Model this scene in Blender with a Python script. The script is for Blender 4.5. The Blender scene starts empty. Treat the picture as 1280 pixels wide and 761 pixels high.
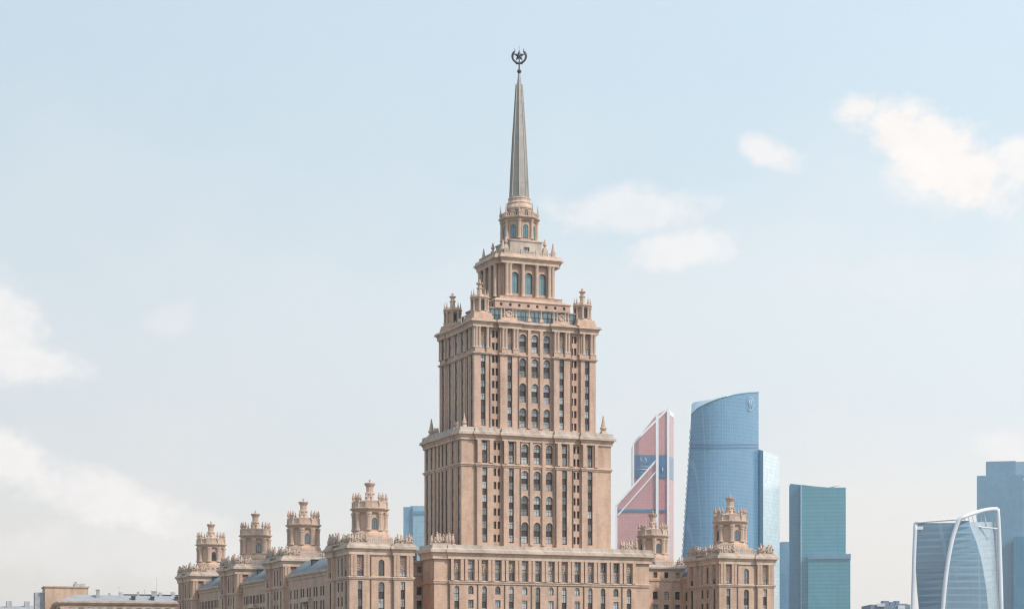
import bpy, math, random
from mathutils import Vector
random.seed(7)
sc = bpy.context.scene
COL = sc.collection
R = math.radians

# ------------------------------------------------------------------ camera, sky, sun, exposure
FPX, HOR, CX, CAMZ = 2490.0, 850.0, 640.0, 12.0        # focal length in photo pixels, horizon row, centre column, eye height
cam = bpy.data.cameras.new("camera"); cam_o = bpy.data.objects.new("camera", cam); COL.objects.link(cam_o)
cam_o.location = (0, 0, CAMZ); cam_o.rotation_euler = (R(90), 0, 0)
cam.sensor_width = 36.0; cam.lens = 36.0 * FPX / 1280.0
cam.shift_y = (HOR - 380.5) / 1280.0
cam.clip_start = 1.0; cam.clip_end = 30000.0
sc.camera = cam_o

SUN_AZ, SUN_EL = 122.0, 47.0           # degrees clockwise from +Y, and above the horizon
sun = bpy.data.lights.new("sun", 'SUN'); sun_o = bpy.data.objects.new("sun", sun); COL.objects.link(sun_o)
sun.energy = 3.4; sun.angle = R(1.5); sun.color = (1.0, 0.93, 0.84)
sd = Vector((math.sin(R(SUN_AZ)) * math.cos(R(SUN_EL)), math.cos(R(SUN_AZ)) * math.cos(R(SUN_EL)), math.sin(R(SUN_EL))))
sun_o.rotation_euler = sd.to_track_quat('Z', 'Y').to_euler()
sun_o.location = sd * 500

world = bpy.data.worlds.new("World"); sc.world = world; world.use_nodes = True
wn, wl = world.node_tree.nodes, world.node_tree.links
wn.clear()
def wmath(op, a, b=None, c=None, clamp=False):
    n = wn.new('ShaderNodeMath'); n.operation = op; n.use_clamp = clamp
    for i, v in enumerate((a, b, c)):
        if v is None: continue
        if isinstance(v, (int, float)): n.inputs[i].default_value = v
        else: wl.new(v, n.inputs[i])
    return n.outputs[0]
def build_world():
    out = wn.new('ShaderNodeOutputWorld'); bg = wn.new('ShaderNodeBackground')
    sky = wn.new('ShaderNodeTexSky'); sky.sky_type = 'NISHITA'; sky.sun_disc = False
    sky.sun_elevation = R(SUN_EL); sky.sun_rotation = R(SUN_AZ)
    sky.air_density = 1.0; sky.dust_density = 2.0; sky.ozone_density = 1.2
    tc = wn.new('ShaderNodeTexCoord'); sep = wn.new('ShaderNodeSeparateXYZ')
    wl.new(tc.outputs['Generated'], sep.inputs[0])
    x, y, z = sep.outputs
    az = wmath('MULTIPLY', wmath('ARCTAN2', x, y), 57.2958)
    el = wmath('MULTIPLY', wmath('ARCSINE', z), 57.2958)
    mp = wn.new('ShaderNodeMapping'); mp.inputs['Scale'].default_value = (1, 1, 1.25)
    wl.new(tc.outputs['Generated'], mp.inputs[0])
    def noise(scale, detail, rough, off):
        n = wn.new('ShaderNodeTexNoise'); n.noise_dimensions = '4D'
        n.inputs['W'].default_value = off; n.inputs['Scale'].default_value = scale
        n.inputs['Detail'].default_value = detail; n.inputs['Roughness'].default_value = rough
        wl.new(mp.outputs[0], n.inputs['Vector']); return n.outputs['Fac']
    nz = noise(34, 12, 0.63, 1.3); nfine = noise(90, 6, .6, 2.2)
    nlow = noise(11, 3, 0.5, 4.1)
    # cumulus seen in the sky: azimuth, elevation, half width, half height, tilt, strength (degrees)
    blobs = [(9.9, 15.75, .7, .4, -12, .95), (11.0, 15.05, 1.2, .8, -35, 1.1), (11.9, 14.5, 1.6, .95, -32, 1.15), (12.9, 13.8, 1.3, .8, -25, 1.1), (11.6, 13.9, 1.5, .7, -25, .5), (14.4, 14.1, .9, .5, 0, .8),
             (7.2, 14.75, .8, .36, -22, .75), (3.3, 13.2, 1.9, .55, 0, .55), (4.8, 12.1, 1.25, .55, 8, .6),
             (-14.4, 9.8, 1.2, 1.1, -10, .7), (-13.6, 8.75, 1.4, .6, 0, .75), (-9.7, 10.1, .7, .4, 35, .24),
             (-14.4, 6.2, 1.5, .7, -20, .8), (-12.0, 5.3, 2.3, .75, -16, .8), (-9.8, 4.5, 1.6, .45, -5, .4), (14.2, 6.4, .9, .5, 0, .6), (11.5, 11.2, 2.6, .6, 0, .2),
             (-11, 3.6, 4.5, .8, 0, .3)]
    acc = None
    for a0, e0, ra, re, tilt, st in blobs:
        da = wmath('SUBTRACT', az, a0); de = wmath('SUBTRACT', el, e0)
        ct, s_ = math.cos(R(tilt)), math.sin(R(tilt))
        p = wmath('ADD', wmath('MULTIPLY', da, ct / ra), wmath('MULTIPLY', de, s_ / ra))
        q = wmath('ADD', wmath('MULTIPLY', da, -s_ / re), wmath('MULTIPLY', de, ct / re))
        d = wmath('SQRT', wmath('ADD', wmath('MULTIPLY', p, p), wmath('MULTIPLY', q, q)))
        f = wmath('SUBTRACT', 1.5, d)
        f = wmath('ADD', f, wmath('MULTIPLY', wmath('SUBTRACT', nz, 0.5), 3.0))
        m = wn.new('ShaderNodeMapRange'); m.interpolation_type = 'SMOOTHSTEP'
        m.inputs['From Min'].default_value = 0.0; m.inputs['From Max'].default_value = 1.0
        m.inputs['To Max'].default_value = st; wl.new(f, m.inputs['Value'])
        acc = m.outputs[0] if acc is None else wmath('MAXIMUM', acc, m.outputs[0])
    # the same kind of scattered cumulus over the rest of the sky
    rest = wn.new('ShaderNodeMapRange'); rest.interpolation_type = 'SMOOTHSTEP'
    rest.inputs['From Min'].default_value = 0.56; rest.inputs['From Max'].default_value = 0.72; rest.inputs['To Max'].default_value = .7
    wl.new(wmath('ADD', noise(5.5, 7, 0.55, 9.0), wmath('MULTIPLY', wmath('SUBTRACT', nz, .5), .12)), rest.inputs['Value'])
    side = wn.new('ShaderNodeMapRange'); side.inputs['From Min'].default_value = 15.5; side.inputs['From Max'].default_value = 22
    wl.new(wmath('MAXIMUM', wmath('ABSOLUTE', az), wmath('SUBTRACT', el, 4.0)), side.inputs['Value'])
    acc = wmath('MAXIMUM', acc, wmath('MULTIPLY', rest.outputs[0], side.outputs[0]))
    # the whitish summer haze of the air itself: warm white low down, pale blue higher up, a little brighter towards the sun
    cr = wn.new('ShaderNodeValToRGB'); cr.color_ramp.interpolation = 'EASE'
    stops = [(0.0, (.92, .85, .805)), (.10, (.90, .855, .825)), (.30, (.785, .83, .84)), (.55, (.62, .745, .81)), (1.0, (.52, .69, .80))]
    while len(cr.color_ramp.elements) < len(stops): cr.color_ramp.elements.new(.5)
    for e, (p, c) in zip(cr.color_ramp.elements, stops): e.position = p; e.color = (*[v * .68 for v in c], 1)
    wl.new(wmath('ADD', wmath('MULTIPLY', el, 1 / 32.0), wmath('MULTIPLY', wmath('SUBTRACT', nlow, .5), .22), clamp=True), cr.inputs[0])
    dot = wn.new('ShaderNodeVectorMath'); dot.operation = 'DOT_PRODUCT'; wl.new(tc.outputs['Generated'], dot.inputs[0]); dot.inputs[1].default_value = tuple(sd)
    gain = wmath('MULTIPLY', wmath('ADD', 1.22, wmath('MULTIPLY', dot.outputs['Value'], .60)), 10.0)
    vs_ = wn.new('ShaderNodeVectorMath'); vs_.operation = 'SCALE'; wl.new(cr.outputs[0], vs_.inputs[0]); wl.new(gain, vs_.inputs['Scale'])
    mix1 = wn.new('ShaderNodeMixRGB'); vf = wn.new('ShaderNodeMapRange'); vf.inputs['From Min'].default_value = 18; vf.inputs['From Max'].default_value = 75; vf.inputs['To Min'].default_value = .80; vf.inputs['To Max'].default_value = .35
    wl.new(el, vf.inputs['Value']); wl.new(vf.outputs[0], mix1.inputs[0]); wl.new(sky.outputs[0], mix1.inputs[1]); wl.new(vs_.outputs[0], mix1.inputs[2])
    mix2 = wn.new('ShaderNodeMixRGB'); wl.new(acc, mix2.inputs[0]); wl.new(mix1.outputs[0], mix2.inputs[1])
    tone = wn.new('ShaderNodeMapRange'); tone.inputs['From Min'].default_value = .35; tone.inputs['From Max'].default_value = .62; wl.new(wmath('ADD', wmath('MULTIPLY', nz, .6), wmath('MULTIPLY', nfine, .4)), tone.inputs['Value'])
    cc = wn.new('ShaderNodeMixRGB'); wl.new(tone.outputs[0], cc.inputs[0]); cc.inputs[1].default_value = (6.35, 6.1, 6.05, 1); cc.inputs[2].default_value = (7.0, 6.75, 6.5, 1)
    wl.new(cc.outputs[0], mix2.inputs[2])
    wl.new(mix2.outputs[0], bg.inputs['Color']); bg.inputs['Strength'].default_value = 0.15
    wl.new(bg.outputs[0], out.inputs['Surface'])
build_world()

sc.render.engine = 'CYCLES'
sc.view_settings.view_transform = 'Standard'; sc.view_settings.look = 'None'
sc.view_settings.exposure = 0.0; sc.view_settings.gamma = 1.0; sc.view_settings.use_curve_mapping = False
sc.cycles.max_bounces = 6
sc.cycles.filter_width = 1.25

def pxw(x, y, dist):                    # photo pixel -> world X and Z at a chosen distance
    return (x - CX) / FPX * dist, CAMZ + (HOR - y) / FPX * dist

# ------------------------------------------------------------------ materials
MATS = {}
def nodes_of(m):
    m.use_nodes = True; nt = m.node_tree
    return nt, nt.nodes['Principled BSDF']
def ramp(nt, fac, stops):
    r = nt.nodes.new('ShaderNodeValToRGB')
    while len(r.color_ramp.elements) < len(stops): r.color_ramp.elements.new(.5)
    for e, (p, c) in zip(r.color_ramp.elements, stops):
        e.position = p; e.color = (*c, 1)
    nt.links.new(fac, r.inputs[0]); return r.outputs[0]
def mul(c, k): return tuple(min(1, v * k) for v in c)
def mixc(nt, fac, a, b, mode='MIX'):
    n = nt.nodes.new('ShaderNodeMixRGB'); n.blend_type = mode
    for i, v in enumerate((fac, a, b)):
        if isinstance(v, (int, float)): n.inputs[i].default_value = v
        elif isinstance(v, tuple): n.inputs[i].default_value = (*v, 1)
        else: nt.links.new(v, n.inputs[i])
    return n.outputs[0]
def plan_vector(nt, sx=1.0, sz=1.0):     # (x+y, z) so courses run right on every upright face
    tc = nt.nodes.new('ShaderNodeTexCoord'); sep = nt.nodes.new('ShaderNodeSeparateXYZ'); nt.links.new(tc.outputs['Object'], sep.inputs[0])
    ad = nt.nodes.new('ShaderNodeMath'); nt.links.new(sep.outputs[0], ad.inputs[0]); nt.links.new(sep.outputs[1], ad.inputs[1])
    cb = nt.nodes.new('ShaderNodeCombineXYZ')
    for src, i, k in ((ad.outputs[0], 0, sx), (sep.outputs[2], 1, sz)):
        m = nt.nodes.new('ShaderNodeMath'); m.operation = 'MULTIPLY'; m.inputs[1].default_value = k
        nt.links.new(src, m.inputs[0]); nt.links.new(m.outputs[0], cb.inputs[i])
    return cb.outputs[0], tc.outputs['Object']
def noise(nt, vec, scale, detail=4, rough=.55):
    n = nt.nodes.new('ShaderNodeTexNoise'); n.inputs['Scale'].default_value = scale; n.inputs['Detail'].default_value = detail
    n.inputs['Roughness'].default_value = rough; nt.links.new(vec, n.inputs['Vector']); return n.outputs['Fac']
def stone(name, c, tiles=True, streak=.35, rough=.85):
    m = bpy.data.materials.new(name); nt, b = nodes_of(m)
    pv, ov = plan_vector(nt)
    base = ramp(nt, noise(nt, ov, .09, 5), [(.3, mul(c, .86)), (.55, c), (.75, mul(c, 1.1))])
    base = mixc(nt, 1.0, base, ramp(nt, noise(nt, ov, .55, 7, .7), [(.33, (.86, .85, .84)), (.5, (1, 1, 1)), (.7, (1.0, .985, .97))]), 'MULTIPLY')
    mp = nt.nodes.new('ShaderNodeMapping'); mp.inputs['Scale'].default_value = (.45, .07, 1); nt.links.new(pv, mp.inputs[0])
    st = ramp(nt, noise(nt, mp.outputs[0], 1.0, 5, .65), [(.36, (1 - streak, 1 - streak * 1.08, 1 - streak * 1.1)), (.56, (1, 1, 1))])
    col = mixc(nt, 1.0, base, st, 'MULTIPLY')
    if tiles:
        br = nt.nodes.new('ShaderNodeTexBrick'); nt.links.new(pv, br.inputs['Vector'])
        br.inputs['Scale'].default_value = 1.0; br.inputs['Brick Width'].default_value = 1.15; br.inputs['Row Height'].default_value = .52
        br.inputs['Mortar Size'].default_value = .03; br.inputs['Mortar Smooth'].default_value = .3
        br.inputs['Color1'].default_value = (1, 1, 1, 1); br.inputs['Color2'].default_value = (.88, .86, .85, 1); br.inputs['Mortar'].default_value = (.72, .69, .66, 1)
        col = mixc(nt, .75, col, br.outputs['Color'], 'MULTIPLY')
        bp = nt.nodes.new('ShaderNodeBump'); bp.inputs['Strength'].default_value = .3; bp.inputs['Distance'].default_value = .03
        nt.links.new(br.outputs['Fac'], bp.inputs['Height']); bp.invert = True; nt.links.new(bp.outputs[0], b.inputs['Normal'])
    nt.links.new(col, b.inputs['Base Color']); b.inputs['Roughness'].default_value = rough
    MATS[name] = m; return m
def plain(name, c, rough=.7, metal=0.0, var=.2, scale=.6):
    m = bpy.data.materials.new(name); nt, b = nodes_of(m)
    tc = nt.nodes.new('ShaderNodeTexCoord')
    col = ramp(nt, noise(nt, tc.outputs['Object'], scale, 5), [(.3, mul(c, 1 - var)), (.7, mul(c, 1 + var))])
    nt.links.new(col, b.inputs['Base Color']); b.inputs['Roughness'].default_value = rough; b.inputs['Metallic'].default_value = metal
    MATS[name] = m; return m
def window_glass(name, dark, light, rough=.12, spec=.8):
    m = bpy.data.materials.new(name); nt, b = nodes_of(m)
    oi = nt.nodes.new('ShaderNodeObjectInfo'); ge = nt.nodes.new('ShaderNodeNewGeometry')
    n = noise(nt, ge.outputs['Position'], 1.1, 3, .6)
    ad = nt.nodes.new('ShaderNodeMath'); ad.operation = 'MULTIPLY_ADD'; ad.inputs[1].default_value = .55
    nt.links.new(oi.outputs['Random'], ad.inputs[0]); b.inputs['Coat Weight'].default_value = .5; b.inputs['Coat Roughness'].default_value = .03
    mm = nt.nodes.new('ShaderNodeMath'); mm.operation = 'MULTIPLY'; mm.inputs[1].default_value = .55; nt.links.new(n, mm.inputs[0])
    nt.links.new(mm.outputs[0], ad.inputs[2])
    col = ramp(nt, ad.outputs[0], [(.3, dark), (.55, tuple(a * .6 + b_ * .4 for a, b_ in zip(dark, light))), (.8, light)])
    nt.links.new(col, b.inputs['Base Color']); b.inputs['Roughness'].default_value = rough; b.inputs['Specular IOR Level'].default_value = spec
    MATS[name] = m; return m
def curtain_wall(name, c, line, cw=3.0, ch=3.6, var=.12, rough=.22, metal=.35, mort=.16, bands=0.0):
    m = bpy.data.materials.new(name); nt, b = nodes_of(m)
    pv, ov = plan_vector(nt)
    br = nt.nodes.new('ShaderNodeTexBrick'); nt.links.new(pv, br.inputs['Vector']); br.offset = 0.0
    br.inputs['Scale'].default_value = 1.0; br.inputs['Brick Width'].default_value = cw; br.inputs['Row Height'].default_value = ch
    br.inputs['Mortar Size'].default_value = mort; br.inputs['Mortar Smooth'].default_value = .2
    br.inputs['Color1'].default_value = (*mul(c, 1 - var), 1); br.inputs['Color2'].default_value = (*mul(c, 1 + var), 1); br.inputs['Mortar'].default_value = (*line, 1)
    col = br.outputs['Color']
    big = ramp(nt, noise(nt, ov, .013, 3), [(.35, (.86, .88, .9)), (.65, (1.0, 1.0, 1.0))])
    col = mixc(nt, 1.0, col, big, 'MULTIPLY')
    if bands:
        wv = nt.nodes.new('ShaderNodeTexWave'); wv.bands_direction = 'Y'; wv.inputs['Scale'].default_value = .314 / bands
        nt.links.new(pv, wv.inputs['Vector'])
        col = mixc(nt, ramp(nt, wv.outputs['Fac'], [(.45, (0, 0, 0)), (.6, (.6, .6, .6))]), col, line)
    wob = nt.nodes.new('ShaderNodeBump'); wob.inputs['Strength'].default_value = .35; wob.inputs['Distance'].default_value = 1.2
    mpw = nt.nodes.new('ShaderNodeMapping'); mpw.inputs['Scale'].default_value = (.11, .05, 1); nt.links.new(pv, mpw.inputs[0])
    nt.links.new(noise(nt, mpw.outputs[0], 1.0, 3, .5), wob.inputs['Height']); nt.links.new(wob.outputs[0], b.inputs['Normal'])
    b.inputs['Coat Weight'].default_value = .45; b.inputs['Coat Roughness'].default_value = .08; b.inputs['Coat IOR'].default_value = 1.6
    nt.links.new(wob.outputs[0], b.inputs['Coat Normal'])
    nt.links.new(col, b.inputs['Base Color']); b.inputs['Roughness'].default_value = rough; b.inputs['Metallic'].default_value = metal
    MATS[name] = m; return m

TAN = (.595, .41, .308)
stone('wall_tile', TAN, streak=.2)
stone('upper_tile', (.585, .40, .31), streak=.2)
stone('relief_stone', (.40, .29, .235), tiles=False, streak=.3)
stone('trim_stone', (.60, .44, .345), tiles=False, streak=.22)
stone('pale_stone', (.52, .435, .37), tiles=False, streak=.3)
stone('sculpture_stone', (.52, .40, .325), tiles=False, streak=.25)
plain('spandrel_brown', (.055, .042, .038), .7)
plain('frame_grey', (.07, .066, .064), .6)
window_glass('hotel_glass', (.015, .017, .02), (.42, .44, .45))
window_glass('crown_glass', (.035, .10, .12), (.12, .25, .28), .15)
plain('roof_blue_grey', (.165, .195, .22), .65, 0, .15, .2)
plain('roof_dark', (.06, .06, .065), .8)
plain('downpipe_brown', (.13, .095, .08), .6)
plain('spire_metal', (.285, .26, .235), .5, .25, .15, .35)
plain('spire_rib_metal', (.36, .325, .29), .5, .25, .1)
plain('emblem_dark', (.075, .065, .075), .5, .4)
plain('white_frame', (.80, .79, .80), .5, 0, .05)
plain('concrete_grey', (.36, .37, .39), .8)

# ------------------------------------------------------------------ mesh helpers
class MB:
    def __init__(s): s.v = []; s.f = []; s.m = []; s.smooth = []
    def add(s, vs, fs, mat=0, smooth=False):
        o = len(s.v); s.v += [tuple(p) for p in vs]
        for f in fs: s.f.append(tuple(i + o for i in f)); s.m.append(mat); s.smooth.append(smooth)
    def box(s, x0, x1, y0, y1, z0, z1, mat=0):
        s.add([(x0, y0, z0), (x1, y0, z0), (x1, y1, z0), (x0, y1, z0), (x0, y0, z1), (x1, y0, z1), (x1, y1, z1), (x0, y1, z1)],
              [(0, 3, 2, 1), (4, 5, 6, 7), (0, 1, 5, 4), (1, 2, 6, 5), (2, 3, 7, 6), (3, 0, 4, 7)], mat)
    def prism(s, poly, z0, z1, mat=0, top=True):
        n = len(poly); s.add([(x, y, z0) for x, y in poly] + [(x, y, z1) for x, y in poly],
              [(i, (i + 1) % n, (i + 1) % n + n, i + n) for i in range(n)] + ([tuple(range(n, 2 * n))] if top else []), mat)
    def lathe(s, prof, cx=0, cy=0, n=8, rot=22.5, mat=0, smooth=False, cap=True, sx=1, sy=1):
        vs = []
        for r, z in prof:
            for k in range(n):
                a = R(rot) + 2 * math.pi * k / n; vs.append((cx + r * math.cos(a) * sx, cy + r * math.sin(a) * sy, z))
        fs = [(j * n + k, j * n + (k + 1) % n, (j + 1) * n + (k + 1) % n, (j + 1) * n + k) for j in range(len(prof) - 1) for k in range(n)]
        if cap: fs.append(tuple(range((len(prof) - 1) * n, len(prof) * n)))
        s.add(vs, fs, mat, smooth)
    def ellipsoid(s, c, r, tilt=0, n=8, m=5, mat=0):
        vs, fs = [], []
        ct, st = math.cos(tilt), math.sin(tilt)
        for j in range(m + 1):
            th = math.pi * j / m
            for k in range(n):
                ph = 2 * math.pi * k / n
                x, y, z = r[0] * math.sin(th) * math.cos(ph), r[1] * math.sin(th) * math.sin(ph), r[2] * math.cos(th)
                vs.append((c[0] + x * ct + z * st, c[1] + y, c[2] - x * st + z * ct))
        fs = [(j * n + k, (j + 1) * n + k, (j + 1) * n + (k + 1) % n, j * n + (k + 1) % n) for j in range(m) for k in range(n)]
        s.add(vs, fs, mat, True)
    def tube(s, pts, rad, n=6, mat=0, smooth=True):
        vs = []; P = [Vector(p) for p in pts]
        for i, p in enumerate(P):
            d = (P[min(i + 1, len(P) - 1)] - P[max(i - 1, 0)]).normalized()
            a = d.cross(Vector((0, 1, 0)) if abs(d.y) < .9 else Vector((0, 0, 1))).normalized()
            b = d.cross(a); rr = rad[i] if isinstance(rad, (list, tuple)) else rad
            for k in range(n):
                t = 2 * math.pi * k / n + math.pi / n; vs.append(p + a * (rr * math.cos(t)) + b * (rr * math.sin(t)))
        L = len(P)
        fs = [(j * n + k, j * n + (k + 1) % n, (j + 1) * n + (k + 1) % n, (j + 1) * n + k) for j in range(L - 1) for k in range(n)]
        fs += [tuple(range(n - 1, -1, -1)), tuple(range((L - 1) * n, L * n))]
        s.add(vs, fs, mat, smooth)
    def mesh(s, name, mats):
        me = bpy.data.meshes.new(name); me.from_pydata(s.v, [], s.f)
        for m in mats: me.materials.append(MATS[m])
        me.polygons.foreach_set('material_index', s.m); me.polygons.foreach_set('use_smooth', s.smooth)
        me.update(); return me
    def build(s, name, mats, parent=None, loc=None, rz=0):
        return link(name, s.mesh(name, [mats] if isinstance(mats, str) else mats), parent, loc, rz)
def link(name, me, parent=None, loc=None, rz=0):
    o = bpy.data.objects.new(name, me); COL.objects.link(o)
    if parent: o.parent = parent
    if loc: o.location = loc
    if rz: o.rotation_euler = (0, 0, rz)
    return o
def thing(name, label, cat, loc=(0, 0, 0), rz=0, group=None):
    o = bpy.data.objects.new(name, None); COL.objects.link(o); o.location = loc; o.rotation_euler = (0, 0, rz)
    o['label'] = label; o['category'] = cat
    if group: o['group'] = group
    return o
def tag(o, label, cat, group=None):
    o['label'] = label; o['category'] = cat
    if group: o['group'] = group
    return o
def copy_tree(o, parent, loc=None, rz=None):
    c = o.copy(); COL.objects.link(c); c.parent = parent
    if loc is not None: c.location = loc
    if rz is not None: c.rotation_euler = (0, 0, rz)
    for ch in list(o.children): copy_tree(ch, c)
    return c
def offset_poly(poly, d):
    n = len(poly); out = []
    for i in range(n):
        p0, p1, p2 = Vector(poly[i - 1]), Vector(poly[i]), Vector(poly[(i + 1) % n])
        e1, e2 = (p1 - p0).normalized(), (p2 - p1).normalized()
        n1, n2 = Vector((e1.y, -e1.x)), Vector((e2.y, -e2.x))
        k = 1 + n1.dot(n2)
        q = p1 + (n1 + n2) * (d / k) if k > .05 else p1 + n1 * d
        out.append((q.x, q.y))
    return out
def sweep(mb, poly, prof, mat=0, cap=True):
    rings = [[(x, y, z) for x, y in offset_poly(poly, d)] for d, z in prof]; n = len(poly)
    mb.add([p for r in rings for p in r],
           [(j * n + i, j * n + (i + 1) % n, (j + 1) * n + (i + 1) % n, (j + 1) * n + i) for j in range(len(prof) - 1) for i in range(n)]
           + ([tuple(range((len(prof) - 1) * n, len(prof) * n))] if cap else []), mat)

# ------------------------------------------------------------------ the ground
gm = plain('ground_city', (.10, .105, .09), .95, 0, .35, .02)
g = MB(); g.lathe([(9000, 0)], n=48, rot=0, cap=True)
go = g.build('ground', 'ground_city'); go['kind'] = 'structure'

# ------------------------------------------------------------------ the hotel
DIST = 589.0
ALPHA = math.atan(1050 / 2490)
HX, HY = 9 / FPX * DIST, DIST
hotel = thing('hotel_building', 'tan high-rise hotel with stepped tower, tall grey spire and turreted side wings', 'hotel', (HX, HY, 0), ALPHA)
def to_px(u, v, z):
    X = HX + u * math.cos(ALPHA) - v * math.sin(ALPHA); Y = HY + u * math.sin(ALPHA) + v * math.cos(ALPHA)
    return CX + FPX * X / Y, HOR - FPX * (z - CAMZ) / Y

WMESH = {}
def window_mb(w, h, arch, glass=1):
    mb = MB(); fw = .10; d = .07
    if not arch:
        mb.add([(-w / 2, 0, 0), (w / 2, 0, 0), (w / 2, 0, h), (-w / 2, 0, h)], [(0, 1, 2, 3)], 1)
        mb.box(-w / 2, -w / 2 + fw, -d, 0, 0, h); mb.box(w / 2 - fw, w / 2, -d, 0, 0, h)
        mb.box(-w / 2, w / 2, -d - .004, 0, 0, fw); mb.box(-w / 2, w / 2, -d - .004, 0, h - fw, h)
        mb.box(-w / 2, w / 2, -d + .01, 0, h * .66, h * .66 + fw * .8)
    else:
        r = w / 2; n = 10
        arc = [(r * math.cos(math.pi * k / n), 0, h - r + r * math.sin(math.pi * k / n)) for k in range(n + 1)]
        mb.add([(-r, 0, 0), (r, 0, 0)] + arc, [tuple(range(n + 3))], 1)
        mb.box(-r, -r + fw, -d, 0, 0, h - r); mb.box(r - fw, r, -d, 0, 0, h - r); mb.box(-r, r, -d - .004, 0, 0, fw)
        inn = [(x * (r - fw) / r, -d, (z - h + r) * (r - fw) / r + h - r) for x, _, z in arc]
        o = [(x, -d, z) for x, _, z in arc]
        mb.add(o + inn, [(k, k + 1, n + 2 + k, n + 1 + k) for k in range(n)])
        mb.box(-r, r, -d + .01, 0, h - r - fw / 2, h - r + fw / 2)
    mb.box(-fw * .45, fw * .45, -d + .02, 0, 0, h - .02)
    return mb
WIN = []                                   # every hotel window is registered first: the 300 that show largest become parts
def add_window(o, th, s, n, z0, z1, w, arch=False, glass='hotel_glass'):
    Rv = (math.cos(th), math.sin(th)); N = (math.sin(th), -math.cos(th))
    p = (o[0] + s * Rv[0] + n * N[0], o[1] + s * Rv[1] + n * N[1], z0)
    a = to_px(p[0] - Rv[0] * w / 2, p[1] - Rv[1] * w / 2, z0); b = to_px(p[0] + Rv[0] * w / 2, p[1] + Rv[1] * w / 2, z1)
    area = (b[0] - a[0]) * (a[1] - b[1])
    if a[1] > 790: area *= .02
    WIN.append((area, p, th, round(w, 2), round(z1 - z0, 2), arch, glass))
def flush_windows():
    WIN.sort(key=lambda t: -t[0]); rest = MB()
    for i, (area, p, th, w, h, arch, glass) in enumerate(WIN):
        key = (w, h, arch, glass)
        if i < 300:
            if key not in WMESH: WMESH[key] = window_mb(w, h, arch).mesh('window', ['frame_grey', glass])
            link('window', WMESH[key], hotel, p, th)
        else:
            wm = window_mb(w, h, arch); c, s_ = math.cos(th), math.sin(th)
            off = len(rest.v); rest.v += [(p[0] + x * c - y * s_, p[1] + x * s_ + y * c, p[2] + z) for x, y, z in wm.v]
            rest.f += [tuple(i_ + off for i_ in f) for f in wm.f]; rest.m += wm.m; rest.smooth += wm.smooth
    if rest.f:
        r = rest.build('windows_seen_edge_on', ['frame_grey', 'hotel_glass'], hotel); r['kind'] = 'stuff'

CM = {}
def column(o, th, s, n, z0, z1, r, parent=None, name='column'):
    key = (round(z1 - z0, 2), r)
    if key not in CM:
        h = z1 - z0; mb = MB()
        mb.lathe([(r * 1.3, 0), (r * 1.3, r * .5), (r * 1.1, r * .75), (r, r), (r * .88, h - r * 1.6), (r * 1.05, h - r * 1.5), (r * 1.0, h - r * 1.1), (r * 1.35, h - r * .35), (r * 1.35, h)], n=10, rot=0)
        CM[key] = mb.mesh('column', ['trim_stone'])
    Rv = (math.cos(th), math.sin(th)); N = (math.sin(th), -math.cos(th))
    return link(name, CM[key], parent or hotel, (o[0] + s * Rv[0] + n * N[0], o[1] + s * Rv[1] + n * N[1], z0))

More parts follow.
